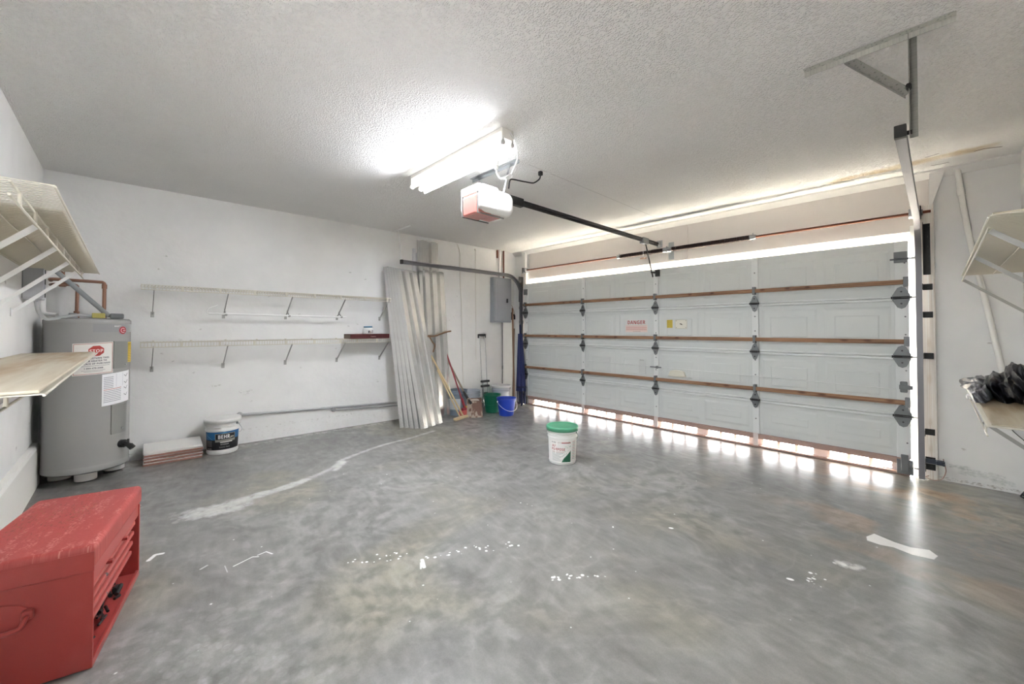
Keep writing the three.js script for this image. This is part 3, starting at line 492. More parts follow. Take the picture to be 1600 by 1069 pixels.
// ───────── ceiling light ─────────
{
  const z0 = -3.355, z1 = -2.088, xc = 1.945, cz = (z0 + z1) / 2;
  const l = thing('strip_light', 'white fluorescent strip light on the ceiling beside the door opener', 'ceiling light', [0, 0, 0]);
  part('channel', [box(xc - 0.055, xc + 0.055, CEIL - 0.03, CEIL - 0.0005, z0, z1, 0.004), box(xc - 0.03, xc + 0.055, CEIL - 0.075, CEIL - 0.025, z0, z1, 0.004)], M.whiteEnamel, l);
  part('added_baffle', [bar(V(xc + 0.054, CEIL - 0.03, cz), V(xc + 0.092, CEIL - 0.134, cz), z1 - z0, 0.002, V(1, 0.4, 0))], M.whiteEnamel, l);  // hidden wing added to block tube light from the ceiling beyond
  for (const z of [z0 + 0.006, z1 - 0.006]) {
    part('end_cap', [box(xc - 0.056, xc + 0.056, CEIL - 0.07, CEIL - 0.001, z - 0.007, z + 0.007, 0.005)], M.whiteEnamel, l);
    for (const x of [xc - 0.045, xc + 0.045]) part('lamp_holder', [box(x - 0.012, x + 0.012, CEIL - 0.125, CEIL - 0.055, z - 0.008, z + 0.008, 0.008), new THREE.CylinderGeometry(0.019, 0.019, 0.016, 16).rotateX(Math.PI / 2).translate(x, CEIL - 0.106, z)], M.whitePlastic, l);
  }
  const glow = std(0xffffff, 0.4, 0, { emissive: new THREE.Color(1, 1, 0.98), emissiveIntensity: TUBE_GLOW });
  const ty = CEIL - 0.105, lit = xc - 0.045, un = xc + 0.045, len = z1 - z0 - 0.04;
  part('lamp_tube', [new THREE.CylinderGeometry(0.0155, 0.0155, len, 18).rotateX(Math.PI / 2).translate(lit, ty, cz)], glow, l, 'glowing fluorescent tube');
  part('lamp_tube', [new THREE.CylinderGeometry(0.0155, 0.0155, len, 18).rotateX(Math.PI / 2).translate(un, ty, cz)], glow, l, 'glowing fluorescent tube');
  const panel = (x, y, w, I, tx, ty2) => { const a = new THREE.RectAreaLight(0xf1f5ff, I, w, len - 0.02); a.position.set(x, y, cz); a.up.set(0, 0, 1); a.lookAt(x + tx, y + ty2, cz); a.name = 'tube_light'; scene.add(a); };
  panel(lit, ty - 0.018, 0.03, TUBE_DOWN, 0, -1); panel(un, ty - 0.018, 0.03, TUBE_DOWN, 0, -1);
  panel(lit - 0.018, ty, 0.03, TUBE_SIDE * 1.2, -1, -0.78); panel(un + 0.018, ty - 0.008, 0.03, TUBE_SIDE * 1.75, 1, -0.45);
}
{
  const c = thing('light_canopy', 'round white ceiling canopy with a drop cord beside the strip light', 'canopy', [2.235, CEIL, -2.545]);
  part('plate', [lathe([[0.001, -0.012], [0.05, -0.012], [0.065, -0.004], [0.066, 0]], 32)], M.whitePlastic, c);
  part('socket', [lathe([[0.001, -0.05], [0.022, -0.05], [0.024, -0.012], [0.001, -0.012]], 20), lathe([[0.001, -0.075], [0.016, -0.075], [0.019, -0.05], [0.001, -0.05]], 20)], M.whitePlastic, c);
}
single('lamp_cord', [
  tube([V(2.235, CEIL - 0.075, -2.545), V(2.23, 2.645, -2.53), V(2.245, 2.61, -2.51), V(2.29, 2.605, -2.49), V(2.34, 2.625, -2.47), V(2.325, 2.64, -2.45), V(2.26, 2.61, -2.5), V(2.23, 2.6, -2.5)], 0.008, 70, 8),
  tube([V(2.24, 2.595, -2.49), V(2.3, 2.62, -2.48), V(2.335, 2.645, -2.46), V(2.29, 2.625, -2.44), V(2.255, 2.6, -2.46), V(2.31, 2.63, -2.45), V(2.2, 2.69, -2.25), V(1.995, 2.715, -2.09), V(1.96, 2.74, -2.08)], 0.007, 80, 8)],
  M.cord, 'knotted white cord hanging between the ceiling canopy and the strip light', 'cord');

// ───────── water heater and its plumbing ─────────
{
  const hx = -0.245, hz = -5.125, R = 0.268, y0 = 0.145, y1 = 1.43;
  const h = thing('water_heater', 'tall grey cylindrical water heater in the corner on white blocks', 'water heater', [hx, 0, hz]);
  part('tank', [lathe([[0.001, y0 + 0.01], [R - 0.03, y0 + 0.01], [R - 0.004, y0], [R + 0.003, y0 + 0.012], [R + 0.003, y0 + 0.045], [R - 0.001, y0 + 0.052], [R, y0 + 0.06], [R, y1 - 0.05], [R + 0.002, y1 - 0.044], [R + 0.002, y1 - 0.015], [R - 0.012, y1], [0.001, y1 + 0.012]], 72)], M.heater, h);
  // curved patch on the jacket, from angle a0 to a1 (degrees to the right of the camera-facing line)
  const face = Math.atan2(0 - hx, 0 - hz);
  const patch = (a0, a1, ya, yb, off, skew = 0) => { const g = new THREE.CylinderGeometry(R + off, R + off, yb - ya, 24, 1, true, face + a0 * Math.PI / 180, (a1 - a0) * Math.PI / 180); g.translate(0, (ya + yb) / 2, 0); if (skew) { const p = g.attributes.position; for (let i = 0; i < p.count; i++) p.setY(i, p.getY(i) + skew * g.attributes.uv.getX(i)); } return g; };
  const shell = (a0, a1, ya, yb, t) => { const o = patch(a0, a1, ya, yb, t), list = [o], s = (a) => { const q = face + a * Math.PI / 180, p = (r, y) => [Math.sin(q) * r, y, Math.cos(q) * r]; return [p(R - 0.003, ya), p(R + t, ya), p(R + t, yb), p(R - 0.003, yb)]; };
    const A = s(a0), B = s(a1), v = []; const quad = (a, b, c, d) => v.push(...a, ...b, ...c, ...a, ...c, ...d); quad(A[0], A[1], A[2], A[3]); quad(B[1], B[0], B[3], B[2]);
    const N = 12; for (let k = 0; k < N; k++) { const P = s(lerp(a0, a1, k / N)), Q = s(lerp(a0, a1, (k + 1) / N)); quad(P[3], P[2], Q[2], Q[3]); quad(P[1], P[0], Q[0], Q[1]); }
    const g = new THREE.BufferGeometry(); g.setAttribute('position', new THREE.Float32BufferAttribute(v, 3)); g.computeVertexNormals(); list.push(g); return list; };
  const print = (w, hh, draw, rough = 0.5) => std(0xffffff, rough, 0, { map: tex(canvas(w, hh, draw)) });
  part('access_panel', shell(33, 60, 1.0, 1.235, 0.012), M.heaterDark, h);
  part('access_panel', shell(31, 58, 0.435, 0.685, 0.012), M.heaterDark, h);
  for (const [a, y] of [[54, 1.03], [48, 0.475]]) part('panel_screw', [rod(V(Math.sin(face + a * Math.PI / 180) * R, y, Math.cos(face + a * Math.PI / 180) * R), V(Math.sin(face + a * Math.PI / 180) * (R + 0.02), y, Math.cos(face + a * Math.PI / 180) * (R + 0.02)), 0.007)], M.galv, h);
  part('brand_band', patch(5, 84, 1.315, 1.385, 0.0015), print(512, 96, (c, w, hh) => { c.fillStyle = '#8f9090'; c.fillRect(0, 0, w, hh); ctxText(c, 'RHEEM', w * 0.45, hh * 0.28, 'bold 24px sans-serif', '#dcdcdc'); }, 0.35), h);
  part('badge', patch(42, 58, 1.295, 1.365, 0.003), print(128, 128, (c, w) => { c.fillStyle = '#8f9090'; c.fillRect(0, 0, w, w); c.fillStyle = '#a3222c'; c.beginPath(); c.arc(64, 64, 60, 0, 7); c.fill(); c.strokeStyle = '#e8dcd8'; c.lineWidth = 10; c.beginPath(); c.arc(66, 64, 34, 0.7, 5.6); c.stroke(); c.beginPath(); c.moveTo(64, 64); c.lineTo(112, 64); c.stroke(); }), h, 'round red emblem');
  part('stop_label', patch(-20, 33, 0.955, 1.22, 0.002, 0.012), print(512, 512, (c, w, hh) => {
    c.fillStyle = '#edeae4'; c.fillRect(0, 0, w, hh); c.strokeStyle = '#b06a62'; c.lineWidth = 7; c.strokeRect(14, 14, w - 28, hh - 28);
    c.fillStyle = '#b53a30'; c.beginPath(); for (let k = 0; k < 8; k++) { const a = (k + 0.5) * Math.PI / 4; c.lineTo(w * 0.56 + Math.cos(a) * 104, hh * 0.26 + Math.sin(a) * 88); } c.fill();
    ctxText(c, 'STOP', w * 0.56, hh * 0.26, 'bold 72px sans-serif', '#f3e6e0');
    ctxText(c, 'DO NOT RETURN THIS', w / 2, hh * 0.49, 'bold 38px sans-serif', '#3a3a44'); ctxText(c, 'WATER HEATER TO', w / 2, hh * 0.575, 'bold 38px sans-serif', '#3a3a44'); ctxText(c, 'THE PLACE OF PURCHASE', w / 2, hh * 0.66, 'bold 36px sans-serif', '#3a3a44');
    greek(c, 50, hh * 0.72, w - 100, '#8a8a8a', 7); ctxText(c, '1-800-478-2068', w / 2, hh * 0.8, 'bold 34px sans-serif', '#3a3a44'); greek(c, 110, hh * 0.86, w - 220, '#8a8a8a', 6); greek(c, 140, hh * 0.9, w - 280, '#8a8a8a', 6);
  }), h, 'white label with red STOP octagon');
  part('instruction_label', patch(17.5, 69, 0.685, 0.955, 0.002, 0.02), print(512, 512, (c, w, hh) => {
    c.fillStyle = '#e6e6ea'; c.fillRect(0, 0, w, hh); c.fillStyle = '#f6f6f8'; c.fillRect(0, 0, w, hh); for (let k = 1; k < 16; k++) { greek(c, 24, hh * (0.05 + k * 0.055), k < 8 ? w * 0.28 : w * 0.55, k === 8 ? '#b2605a' : '#8b8c96', 10); }
    c.strokeStyle = '#55565e'; c.lineWidth = 9; for (const y of [0.12, 0.34, 0.52, 0.74]) { c.beginPath(); c.moveTo(w * 0.72, hh * y); c.lineTo(w * 0.82, hh * (y + 0.06)); c.lineTo(w * 0.9, hh * (y - 0.03)); c.stroke(); }
    c.strokeStyle = '#a9aab4'; c.lineWidth = 4; for (const x of [0.42, 0.66]) { c.beginPath(); c.moveTo(w * x, 16); c.lineTo(w * x, hh * 0.45); c.stroke(); }
  }), h, 'white printed instruction label');
  part('energy_label', patch(61, 90, 1.045, 1.225, 0.002), print(128, 256, (c, w, hh) => { c.fillStyle = '#d6b41f'; c.fillRect(0, 0, w, hh); ctxText(c, 'ENERGY', w / 2, 26, 'bold 24px sans-serif', '#4d4208'); for (let k = 2; k < 12; k++) greek(c, 14, hh * k / 12, w - 28, '#7d6a10', 7); }), h, 'yellow energy label');
  const A = face + 50 * Math.PI / 180, dir = V(Math.sin(A), 0, Math.cos(A)), at = (r, y) => V(dir.x * r, y, dir.z * r);
  part('drain_valve', [rod(at(R - 0.01, 0.335), at(R + 0.03, 0.335), 0.034, 16), rod(at(R + 0.03, 0.335), at(R + 0.075, 0.315), 0.02, 12), rod(at(R + 0.06, 0.33), at(R + 0.06, 0.375), 0.008), rod(at(R + 0.07, 0.32), at(R + 0.095, 0.295), 0.024, 12)], M.black, h);
  part('top_fitting', [box(0.02, 0.1, y1 + 0.006, y1 + 0.05, 0.02, 0.1, 0.006)], std(0xc8bc6a, 0.55), h, 'yellow tag on the tank top');
  part('relief_valve', [box(0.13, 0.22, y1 + 0.005, y1 + 0.05, -0.04, 0.06, 0.01), rod(V(0.1, y1 + 0.03, 0.0), V(0.15, y1 + 0.03, 0.02), 0.014)], M.galvDark, h);
  part('vent_outlet', [lathe([[0.02, y1], [0.03, y1 + 0.006], [0.024, y1 + 0.05], [0.001, y1 + 0.05]], 16).translate(-0.1, 0, -0.03)], M.galv, h);
}
const pads = [[-0.245, -5.035, 'white round block under the front of the water heater'], [-0.075, -5.24, 'white round block under the right side of the water heater'], [-0.41, -5.22, 'white round block in shadow under the left of the water heater']];
for (const [x, z, label] of pads) single('support_block', [lathe([[0.001, 0], [0.068, 0], [0.07, 0.004], [0.07, 0.085], [0.066, 0.0885], [0.001, 0.0885]], 32).translate(x, 0.055, z)], M.pvc, label, 'block', 'blocks under the water heater');
single('copper_pipe', [tube([V(-0.5, 1.775, -5.44), V(-0.49, 1.775, -5.3), V(-0.44, 1.775, -5.28), V(-0.2, 1.77, -5.26), V(-0.165, 1.765, -5.26), V(-0.158, 1.73, -5.255), V(-0.158, 1.44, -5.24)], 0.0135, 60, 10), rod(V(-0.158, 1.44, -5.24), V(-0.158, 1.5, -5.24), 0.019, 12), rod(V(-0.158, 1.71, -5.255), V(-0.158, 1.75, -5.255), 0.018, 12)], M.copper, 'upper copper pipe bending down to the right of the water heater top', 'pipe', undefined);
single('copper_pipe', [tube([V(-0.5, 1.735, -5.42), V(-0.47, 1.735, -5.33), V(-0.36, 1.735, -5.31), V(-0.335, 1.73, -5.31), V(-0.33, 1.7, -5.3), V(-0.33, 1.44, -5.27)], 0.0125, 50, 10), rod(V(-0.33, 1.44, -5.27), V(-0.33, 1.5, -5.27), 0.019, 12), rod(V(-0.44, 1.735, -5.33), V(-0.4, 1.735, -5.32), 0.02, 10), rod(V(-0.42, 1.73, -5.325), V(-0.42, 1.86, -5.325), 0.013, 10)], M.copper, 'lower copper pipe with valve dropping onto the left of the water heater top', 'pipe');
single('drain_pipe', [rod(V(-0.46, 1.85, -5.215), V(-0.12, 1.455, -5.12), 0.019, 14)], M.galv, 'straight grey metal pipe slanting down to the water heater top', 'pipe');
{
  const b = thing('disconnect_box', 'grey electrical disconnect box on the left wall behind the wire shelf', 'electrical box', [XW + 0.05, 1.68, -4.62]);
  part('case', [box(-0.05, 0.05, -0.12, 0.13, -0.1, 0.06, 0.008)], M.boxGrey, b); part('cover', [box(-0.045, 0.056, -0.11, 0.12, 0.055, 0.066, 0.004)], M.boxGrey, b);
  for (const [a, c] of [[-0.1, -0.06], [0, 0.04], [0.08, 0.11]]) part('slot', [box(0.048, 0.053, a, c, -0.08, -0.05)], M.black, b);
}
single('flexible_conduit', [tube([V(-0.5, 1.55, -4.66), V(-0.49, 1.47, -4.7), V(-0.46, 1.42, -4.78), V(-0.4, 1.435, -4.92), V(-0.3, 1.46, -5.02), V(-0.22, 1.45, -5.06)], 0.0125, 60, 8)], M.flex, 'grey flexible conduit looping from the disconnect box to the water heater', 'conduit');
single('white_conduit', [tube([V(-0.53, CEIL - 0.9, -5.3), V(-0.53, 1.6, -5.3), V(-0.52, 1.48, -5.28), V(-0.44, 1.46, -5.2)], 0.016, 40, 8)], M.whiteMetal, 'white conduit on the left wall behind the copper pipes', 'conduit');

// ───────── wire shelves ─────────
// local: length along x, wall at z = 0, front towards +z, deck at y = 0
function wireShelf(label, len, depth, opts, pos, turn, group) {
  const s = thing('wire_shelf', label, 'shelf', pos, turn, group), r = 0.0026, lipZ = opts.lipZ ?? depth, n = Math.round(len / 0.0255), wires = [];
  const one = new THREE.CylinderGeometry(opts.r ?? 0.0026, opts.r ?? 0.0026, depth, 5, 1, true).rotateX(Math.PI / 2);
  const down = new THREE.CylinderGeometry(0.0026, 0.0026, 0.046, 5, 1, true);
  for (let i = 0; i <= n; i++) { const x = len * i / n; wires.push(one.clone().translate(x, 0, depth / 2)); if (opts.lipWires) wires.push(down.clone().translate(x, -0.023, lipZ)); }
  part('wire_deck', wires, M.wire, s).userData.kind = 'stuff';
  for (const z of [0.012, depth * 0.5]) part('cross_rod', [rod(V(0, -0.004, z), V(len, -0.004, z), r)], M.wire, s);
  part('front_rod', [rod(V(0, -0.003, depth), V(len, -0.003, depth), 0.0036)], M.wire, s);
  part('lip_rod', [rod(V(-0.004, -0.048, lipZ), V(len + 0.004, -0.048, lipZ), 0.0042)], M.wire, s);
  if (lipZ !== depth) part('lip_rod', [rod(V(0, -0.006, lipZ), V(len, -0.006, lipZ), 0.0036)], M.wire, s);
  for (const x of opts.clips ?? []) part('lip_clip', [box(x - 0.011, x + 0.011, -0.05, 0, lipZ - 0.004, lipZ + 0.004, 0.002)], M.wire, s);
  for (const x of opts.braces) part('brace', [bar(V(x, -0.045, lipZ - 0.008), V(x, -(opts.drop ?? 0.27), 0.012), 0.02, 0.006, V(1, 0, 0)), box(x - 0.014, x + 0.014, -(opts.drop ?? 0.27) - 0.035, -(opts.drop ?? 0.27) + 0.02, 0, 0.006, 0.002)], opts.braceMat ?? M.brace, s);
  for (const x of opts.wallClips ?? []) part('wall_clip', [box(x - 0.008, x + 0.008, -0.014, 0.012, 0, 0.02, 0.002)], M.wire, s);
  return s;
}
const steps = (a, b, d) => { const l = []; for (let x = a; x < b; x += d) l.push(x); return l; };
wireShelf('upper white wire shelf on the back wall, with a hanging rod below', 2.62, 0.3, { lipWires: true, braces: [0.09, 0.68, 1.3, 1.91, 2.5], clips: steps(0.3, 2.6, 0.31), wallClips: steps(0.1, 2.6, 0.3) }, [0.09, 1.765, ZW], 0);
wireShelf('lower white wire shelf on the back wall, holding the dark red box', 2.62, 0.3, { lipWires: true, braces: [0.09, 0.68, 1.3, 1.91, 2.5], clips: [2.06, 2.32, ...steps(0.3, 2, 0.31)], wallClips: steps(0.1, 2.6, 0.3) }, [0.09, 1.215, ZW], 0);
{
  const r = thing('hanging_rod', 'white closet rod hung under the upper back wall shelf', 'rod');
  part('rod', [rod(V(0.62, 1.505, -5.3), V(2.06, 1.495, -5.3), 0.011, 12)], M.whiteMetal, r);
  part('hook', [tube([V(0.62, 1.505, -5.3), V(0.6, 1.52, -5.3), V(0.62, 1.56, -5.3), V(0.7, 1.6, -5.32)], 0.005, 20, 6)], M.whiteMetal, r);
  for (const x of [0.77, 1.39, 2.0]) part('rod_bracket', [bar(V(x, 1.49, -5.295), V(x, 1.56, -5.4), 0.02, 0.005, V(1, 0, 0)), box(x - 0.012, x + 0.012, 1.485, 1.505, -5.315, -5.285, 0.004)], M.brace, r);
}
// left wall: shelves turned so that their length runs along the wall (local x -> -z)
const leftLen = 2.78;
wireShelf('upper white wire shelf on the left wall above the water heater', leftLen, 0.39, { r: 0.0018, lipZ: 0.3, braces: [0.55, 1.15, 1.75, 2.3], drop: 0.33, clips: steps(0.16, leftLen, 0.31), braceMat: M.whiteMetal, wallClips: [] }, [XW, 1.79, -1.9], Math.PI / 2);
wireShelf('lower white wire shelf on the left wall in front of the water heater', leftLen, 0.39, { r: 0.0018, lipZ: 0.3, braces: [0.5, 1.4, 2.3], drop: 0.3, clips: steps(0.16, leftLen, 0.31), braceMat: M.whiteMetal, wallClips: [] }, [XW, 1.155, -1.75], Math.PI / 2);
const plank = (x0, x1, y, z0, z1) => { const g = clean(new RoundedBoxGeometry(x1 - x0, 0.009, z1 - z0, 1, 0.003).translate((x0 + x1) / 2, y + 0.0075, (z0 + z1) / 2)), p = g.attributes.position, uv = g.attributes.uv; for (let i = 0; i < p.count; i++) uv.setXY(i, (z1 - p.getZ(i)) / 2.8, (p.getX(i) - x0) / 0.4); return g; };
single('shelf_board', plank(XW + 0.01, -0.185, 1.79, -4.66, -2.33), M.board, 'weathered pale wood board lying on the upper left wall shelf', 'board');
single('shelf_board', plank(XW + 0.01, -0.18, 1.155, -4.5, -1.76), M.board, 'weathered pale wood board lying on the lower left wall shelf', 'board');
// right wall shelves: front towards -z
wireShelf('upper white wire shelf on the right wall, seen from below', 2.6, 0.335, { braces: [0.06, 1.6, 2.5], drop: 0.32, clips: [], wallClips: [] }, [5.07, 1.79, ZR], Math.PI);
wireShelf('lower white wire shelf on the right wall, under the dark plastic bag', 1.95, 0.31, { braces: [0.1, 1.5], drop: 0.28, clips: [0.1, 1.85], wallClips: [] }, [5.16, 0.84, ZR], Math.PI);
const plankR = (x0, x1, y, z0, z1) => { const g = plank(x0, x1, y, z0, z1), p = g.attributes.position, uv = g.attributes.uv; for (let i = 0; i < p.count; i++) uv.setXY(i, (p.getX(i) - x0) / 2.8, (p.getZ(i) - z0) / 0.4); return g; };
M.boardGrey = std(0xe9e9e4, 0.75, 0, { map: boardTex });
single('shelf_board', plankR(2.48, 5.06, 1.79, 0.155, ZR - 0.01), M.boardGrey, 'pale board lying on the upper right wall shelf', 'board');
single('shelf_board', plankR(3.24, 5.15, 0.84, 0.185, ZR - 0.01), M.boardGrey, 'pale board lying on the lower right wall shelf', 'board');
// crumpled bags
function crumple(sx, sy, sz, n, amp, freq) {
  const g = new THREE.IcosahedronGeometry(1, 24), p = g.attributes.position, v = new THREE.Vector3();
  for (let i = 0; i < p.count; i++) {
    v.fromBufferAttribute(p, i); const a = Math.atan2(v.z, v.x) * freq, b = v.y * freq;
    const f = 1 - Math.abs(2 * fbm(v.x * freq * 0.8 + n, v.z * freq + v.y * 1.6 + n, 2) - 1), k = fbm(v.x * 2 + n * 2, v.z * 2 + v.y, 3);
    v.multiplyScalar(1 + amp * (f - 0.7) + amp * 1.2 * (k - 0.5)); v.y = Math.max(v.y, -0.32); p.setXYZ(i, v.x * sx, v.y * sy, v.z * sz);
  }
  g.computeVertexNormals(); return clean(g);
}
{
  const a = tag(part('plastic_bag', merged([crumple(0.4, 0.15, 0.105, 3, 0.5, 1.5), crumple(0.3, 0.085, 0.07, 8, 0.6, 1.9).rotateY(0.35).translate(0.32, -0.02, -0.075), crumple(0.24, 0.13, 0.08, 21, 0.6, 1.7).translate(-0.3, 0.05, 0.03)]), M.bag, scene), 'crumpled black plastic bag on the lower right wall shelf', 'bag'); a.position.set(4.55, 0.9, 0.335);
  const b = tag(part('plastic_sheet', crumple(0.26, 0.07, 0.055, 14, 0.5, 2.4), M.film, scene), 'crumpled clear grey plastic sheet at the front of the black bag', 'plastic sheet'); b.position.set(4.35, 0.876, 0.2); b.rotation.y = -0.06;
}

// ───────── things on and along the back wall ─────────
{
  const b = thing('storage_box', 'long flat dark red box on the lower back wall shelf', 'box', [2.32, 1.219, -5.24]);
  part('body', [box(-0.27, 0.26, 0, 0.058, -0.11, 0.11, 0.005)], M.maroon, b); part('end_label', [box(-0.2715, -0.268, 0.006, 0.05, -0.1, 0.1)], M.maroonEnd, b, 'brown end panel');
  const t = tex(canvas(256, 64, (c, w, h) => { c.fillStyle = '#430d10'; c.fillRect(0, 0, w, h); ctxText(c, 'Canon', w / 2, h / 2, 'bold 40px serif', '#c9a9a4'); }));
  part('print', [new THREE.PlaneGeometry(0.14, 0.032).translate(0.03, 0.026, 0.1108)], std(0xffffff, 0.5, 0, { map: t }), b, 'faint pale lettering');
}
{
  const j = thing('jar', 'white jar with a blue lid standing on the dark red box', 'jar', [2.33, 1.277, -5.24]);
  part('body', [lathe([[0.001, 0], [0.062, 0], [0.07, 0.008], [0.07, 0.06], [0.062, 0.072], [0.05, 0.078], [0.05, 0.084], [0.001, 0.084]], 36)], M.bucketWhite, j);
  part('lid', [lathe([[0.001, 0.084], [0.055, 0.084], [0.056, 0.1], [0.05, 0.104], [0.001, 0.104]], 36).rotateZ(0.03)], M.blueLid, j);
  const t = tex(canvas(256, 96, (c, w, h) => { c.fillStyle = '#dcd8d4'; c.fillRect(0, 0, w, h); c.fillStyle = '#46464e'; c.fillRect(70, 30, 46, 60); c.fillRect(170, 14, 20, 80); c.fillStyle = '#a89a8a'; c.beginPath(); c.arc(128, 70, 30, 0, 7); c.fill(); }));
  part('label', new THREE.CylinderGeometry(0.0708, 0.0708, 0.05, 24, 1, true, -0.9, 1.8).translate(0, 0.034, 0), std(0xffffff, 0.5, 0, { map: t }), j);
}
// stacked glazed slabs with terracotta edges
{
  const dz = -5.21;
  for (let k = 0; k < 5; k++) {
    const top = k === 4, tilt = top ? 0.5 : 0, t = thing('tile_plank', ['bottom terracotta slab of the low stack by the wall', 'second terracotta slab from the floor in the low stack', 'middle terracotta slab of the low stack by the wall', 'fourth terracotta slab from the floor in the low stack', 'white topped slab lying tilted over the low terracotta stack'][k], 'slab', [0.345 + (k % 2) * 0.006, floorY(0.34) + 0.002 + k * 0.0275, dz - (k % 3) * 0.005], 0.01 * ((k % 3) - 1) - 0.03, 'stacked slabs by the paint bucket');
    part('body', [top ? box(-0.225, 0.22, 0, 0.02, -0.2, 0.08, 0.003).rotateX(0.1).translate(0, 0.009, -0.004) : box(-0.225, 0.22, 0, 0.02, -0.2, 0.08, 0.003)], top ? M.glaze : M.terracotta, t);
    if (!top) part('glaze', [box(-0.224, 0.219, 0.0185, 0.0235, -0.199, 0.079, 0.0015)], M.glaze, t);
  }
}
// conduits on the back wall
const flange = (x, y) => [new THREE.TorusGeometry(0.022, 0.008, 8, 20).rotateY(0.5).translate(x, y, ZW + 0.024), rod(V(x, y, ZW), V(x, y, ZW + 0.012), 0.03, 18)];
single('conduit', [rod(V(0.94, 0.372, ZW + 0.022), V(2.98, 0.268, ZW + 0.022), 0.014, 10), ...flange(0.93, 0.372)], M.flex, 'longer grey conduit running low along the back wall from the paint bucket', 'conduit');
single('conduit', [rod(V(1.98, 0.288, ZW + 0.024), V(2.98, 0.228, ZW + 0.024), 0.014, 10), ...flange(1.96, 0.289), rod(V(2.32, 0.255, ZW), V(2.32, 0.285, ZW + 0.02), 0.012)], M.flex, 'shorter grey conduit with a ring end just below the longer one', 'conduit');
single('wall_cable', [tube([V(3.93, CEIL - 0.02, ZW + 0.012), V(3.985, 2.6, ZW + 0.012), V(3.99, 2.2, ZW + 0.012), V(4.02, 1.7, ZW + 0.012), V(4.03, 1.28, ZW + 0.012), V(4.045, 0.8, ZW + 0.012), V(4.06, 0.36, ZW + 0.012)], 0.009, 60, 7)], M.plainWall, 'white painted cable running down the back wall right of the metal panels', 'cable');
single('wall_cable', [rod(V(4.315, 2.7, ZW + 0.008), V(4.335, 0.82, ZW + 0.008), 0.006, 7), box(4.3, 4.33, 2.69, 2.72, ZW, ZW + 0.02, 0.004)], M.plainWall, 'thin white cable on the back wall left of the electrical panel', 'cable');
{
  const e = thing('electrical_panel', 'grey electrical breaker panel on the back wall behind the track', 'electrical panel', [4.87, 1.86, ZW]);
  part('case', [box(-0.215, 0.215, -0.4, 0.4, 0, 0.09, 0.004)], M.panelGrey, e);
  const d = part('door', [box(-0.195, 0.195, -0.375, 0.375, 0.088, 0.102, 0.006), box(-0.13, -0.12, -0.33, 0.33, 0.1, 0.104)], M.panelDoor, e);
  part('latch', [box(0.085, 0.115, -0.045, 0.03, 0.1, 0.114, 0.004)], M.black, d);
}
single('conduit', [rod(V(4.845, 2.26, ZW + 0.035), V(4.845, CEIL, ZW + 0.035), 0.02, 12)], M.whiteMetal, 'white conduit from the electrical panel up to the ceiling', 'conduit');
single('conduit', [rod(V(4.95, 2.26, ZW + 0.03), V(4.95, CEIL, ZW + 0.03), 0.014, 12), box(4.8, 4.82, 2.62, CEIL, ZW, ZW + 0.03, 0.004)], M.rust, 'rusty brown conduit beside the white one above the electrical panel', 'conduit');
single('conduit', [rod(V(4.93, 1.46, ZW + 0.02), V(4.93, 0.35, ZW + 0.02), 0.01, 10), rod(V(4.93, 0.62, ZW + 0.02), V(4.93, 0.68, ZW + 0.02), 0.014, 10)], M.galvDark, 'thin dark conduit running down below the electrical panel', 'conduit');
{
  const e = thing('outlet_box', 'black outlet with plugs on the back wall right of the electrical panel', 'outlet', [5.1, 1.58, ZW]);
  part('plate', [box(-0.03, 0.03, -0.07, 0.07, 0, 0.07, 0.008)], M.black, e); part('plug', [box(0.02, 0.1, 0.0, 0.04, 0.04, 0.07, 0.008), box(0.09, 0.115, -0.06, 0.02, 0.04, 0.065, 0.006)], M.blackRubber, e);
  part('cable', [tube([V(0.02, 0.06, 0.04), V(0.03, 0.22, 0.02), V(0.08, 0.16, 0.03), V(0.11, 0.04, 0.05)], 0.004, 24, 6), rod(V(0.02, 0.06, 0.02), V(0.02, 0.62, 0.02), 0.008)], M.rustPink, e);
}
// corrugated metal storm panels
function corrugated(w, h, pitch, depth, t = 0.0025) {
  const s = new THREE.Shape(), top = [], n = Math.round(w / pitch);
  for (let i = 0; i < n; i++) { const x = -w / 2 + i * pitch; top.push([x, 0], [x + pitch * 0.22, 0], [x + pitch * 0.36, depth], [x + pitch * 0.84, depth], [x + pitch * 0.98, 0]); }
  top.push([w / 2, 0]);
  const lowP = top.map(([x, y]) => [x, y - t]).reverse();
  [...top, ...lowP].forEach(([x, y], i) => (i ? s.lineTo(x, y) : s.moveTo(x, y))); s.closePath();
  const g = clean(new THREE.ExtrudeGeometry(s, { depth: h, bevelEnabled: false }).rotateX(-Math.PI / 2)); // runs up y, ribs towards -z -> flip
  g.rotateY(Math.PI); const p = g.attributes.position, uv = g.attributes.uv; for (let i = 0; i < p.count; i++) uv.setXY(i, p.getX(i) / 0.5 + 0.5, p.getY(i) / 2.4);
  return g;
}
const panelA = corrugated(0.45, 2.2, 0.15, 0.045), panelB = corrugated(0.37, 2.68, 0.165, 0.04), panelC = corrugated(0.44, 2.22, 0.13, 0.04);
const leanPanel = (g, label, foot, top, yaw, mat = M.aluminium) => {
  const o = part(numbered('storm_panel'), g, mat, scene); tag(o, label, 'metal panel', 'storm panels leaning on the back wall');
  const y = V(top[0] - foot[0], top[1] - foot[1], top[2] - foot[2]).normalize(), z0 = V(Math.sin(yaw), 0, Math.cos(yaw)), z = z0.sub(y.clone().multiplyScalar(z0.dot(y))).normalize(), x = new THREE.Vector3().crossVectors(y, z);
  o.quaternion.setFromRotationMatrix(new THREE.Matrix4().makeBasis(x, y, z)); o.position.set(foot[0], foot[1] + 0.004, foot[2]); return o;
};
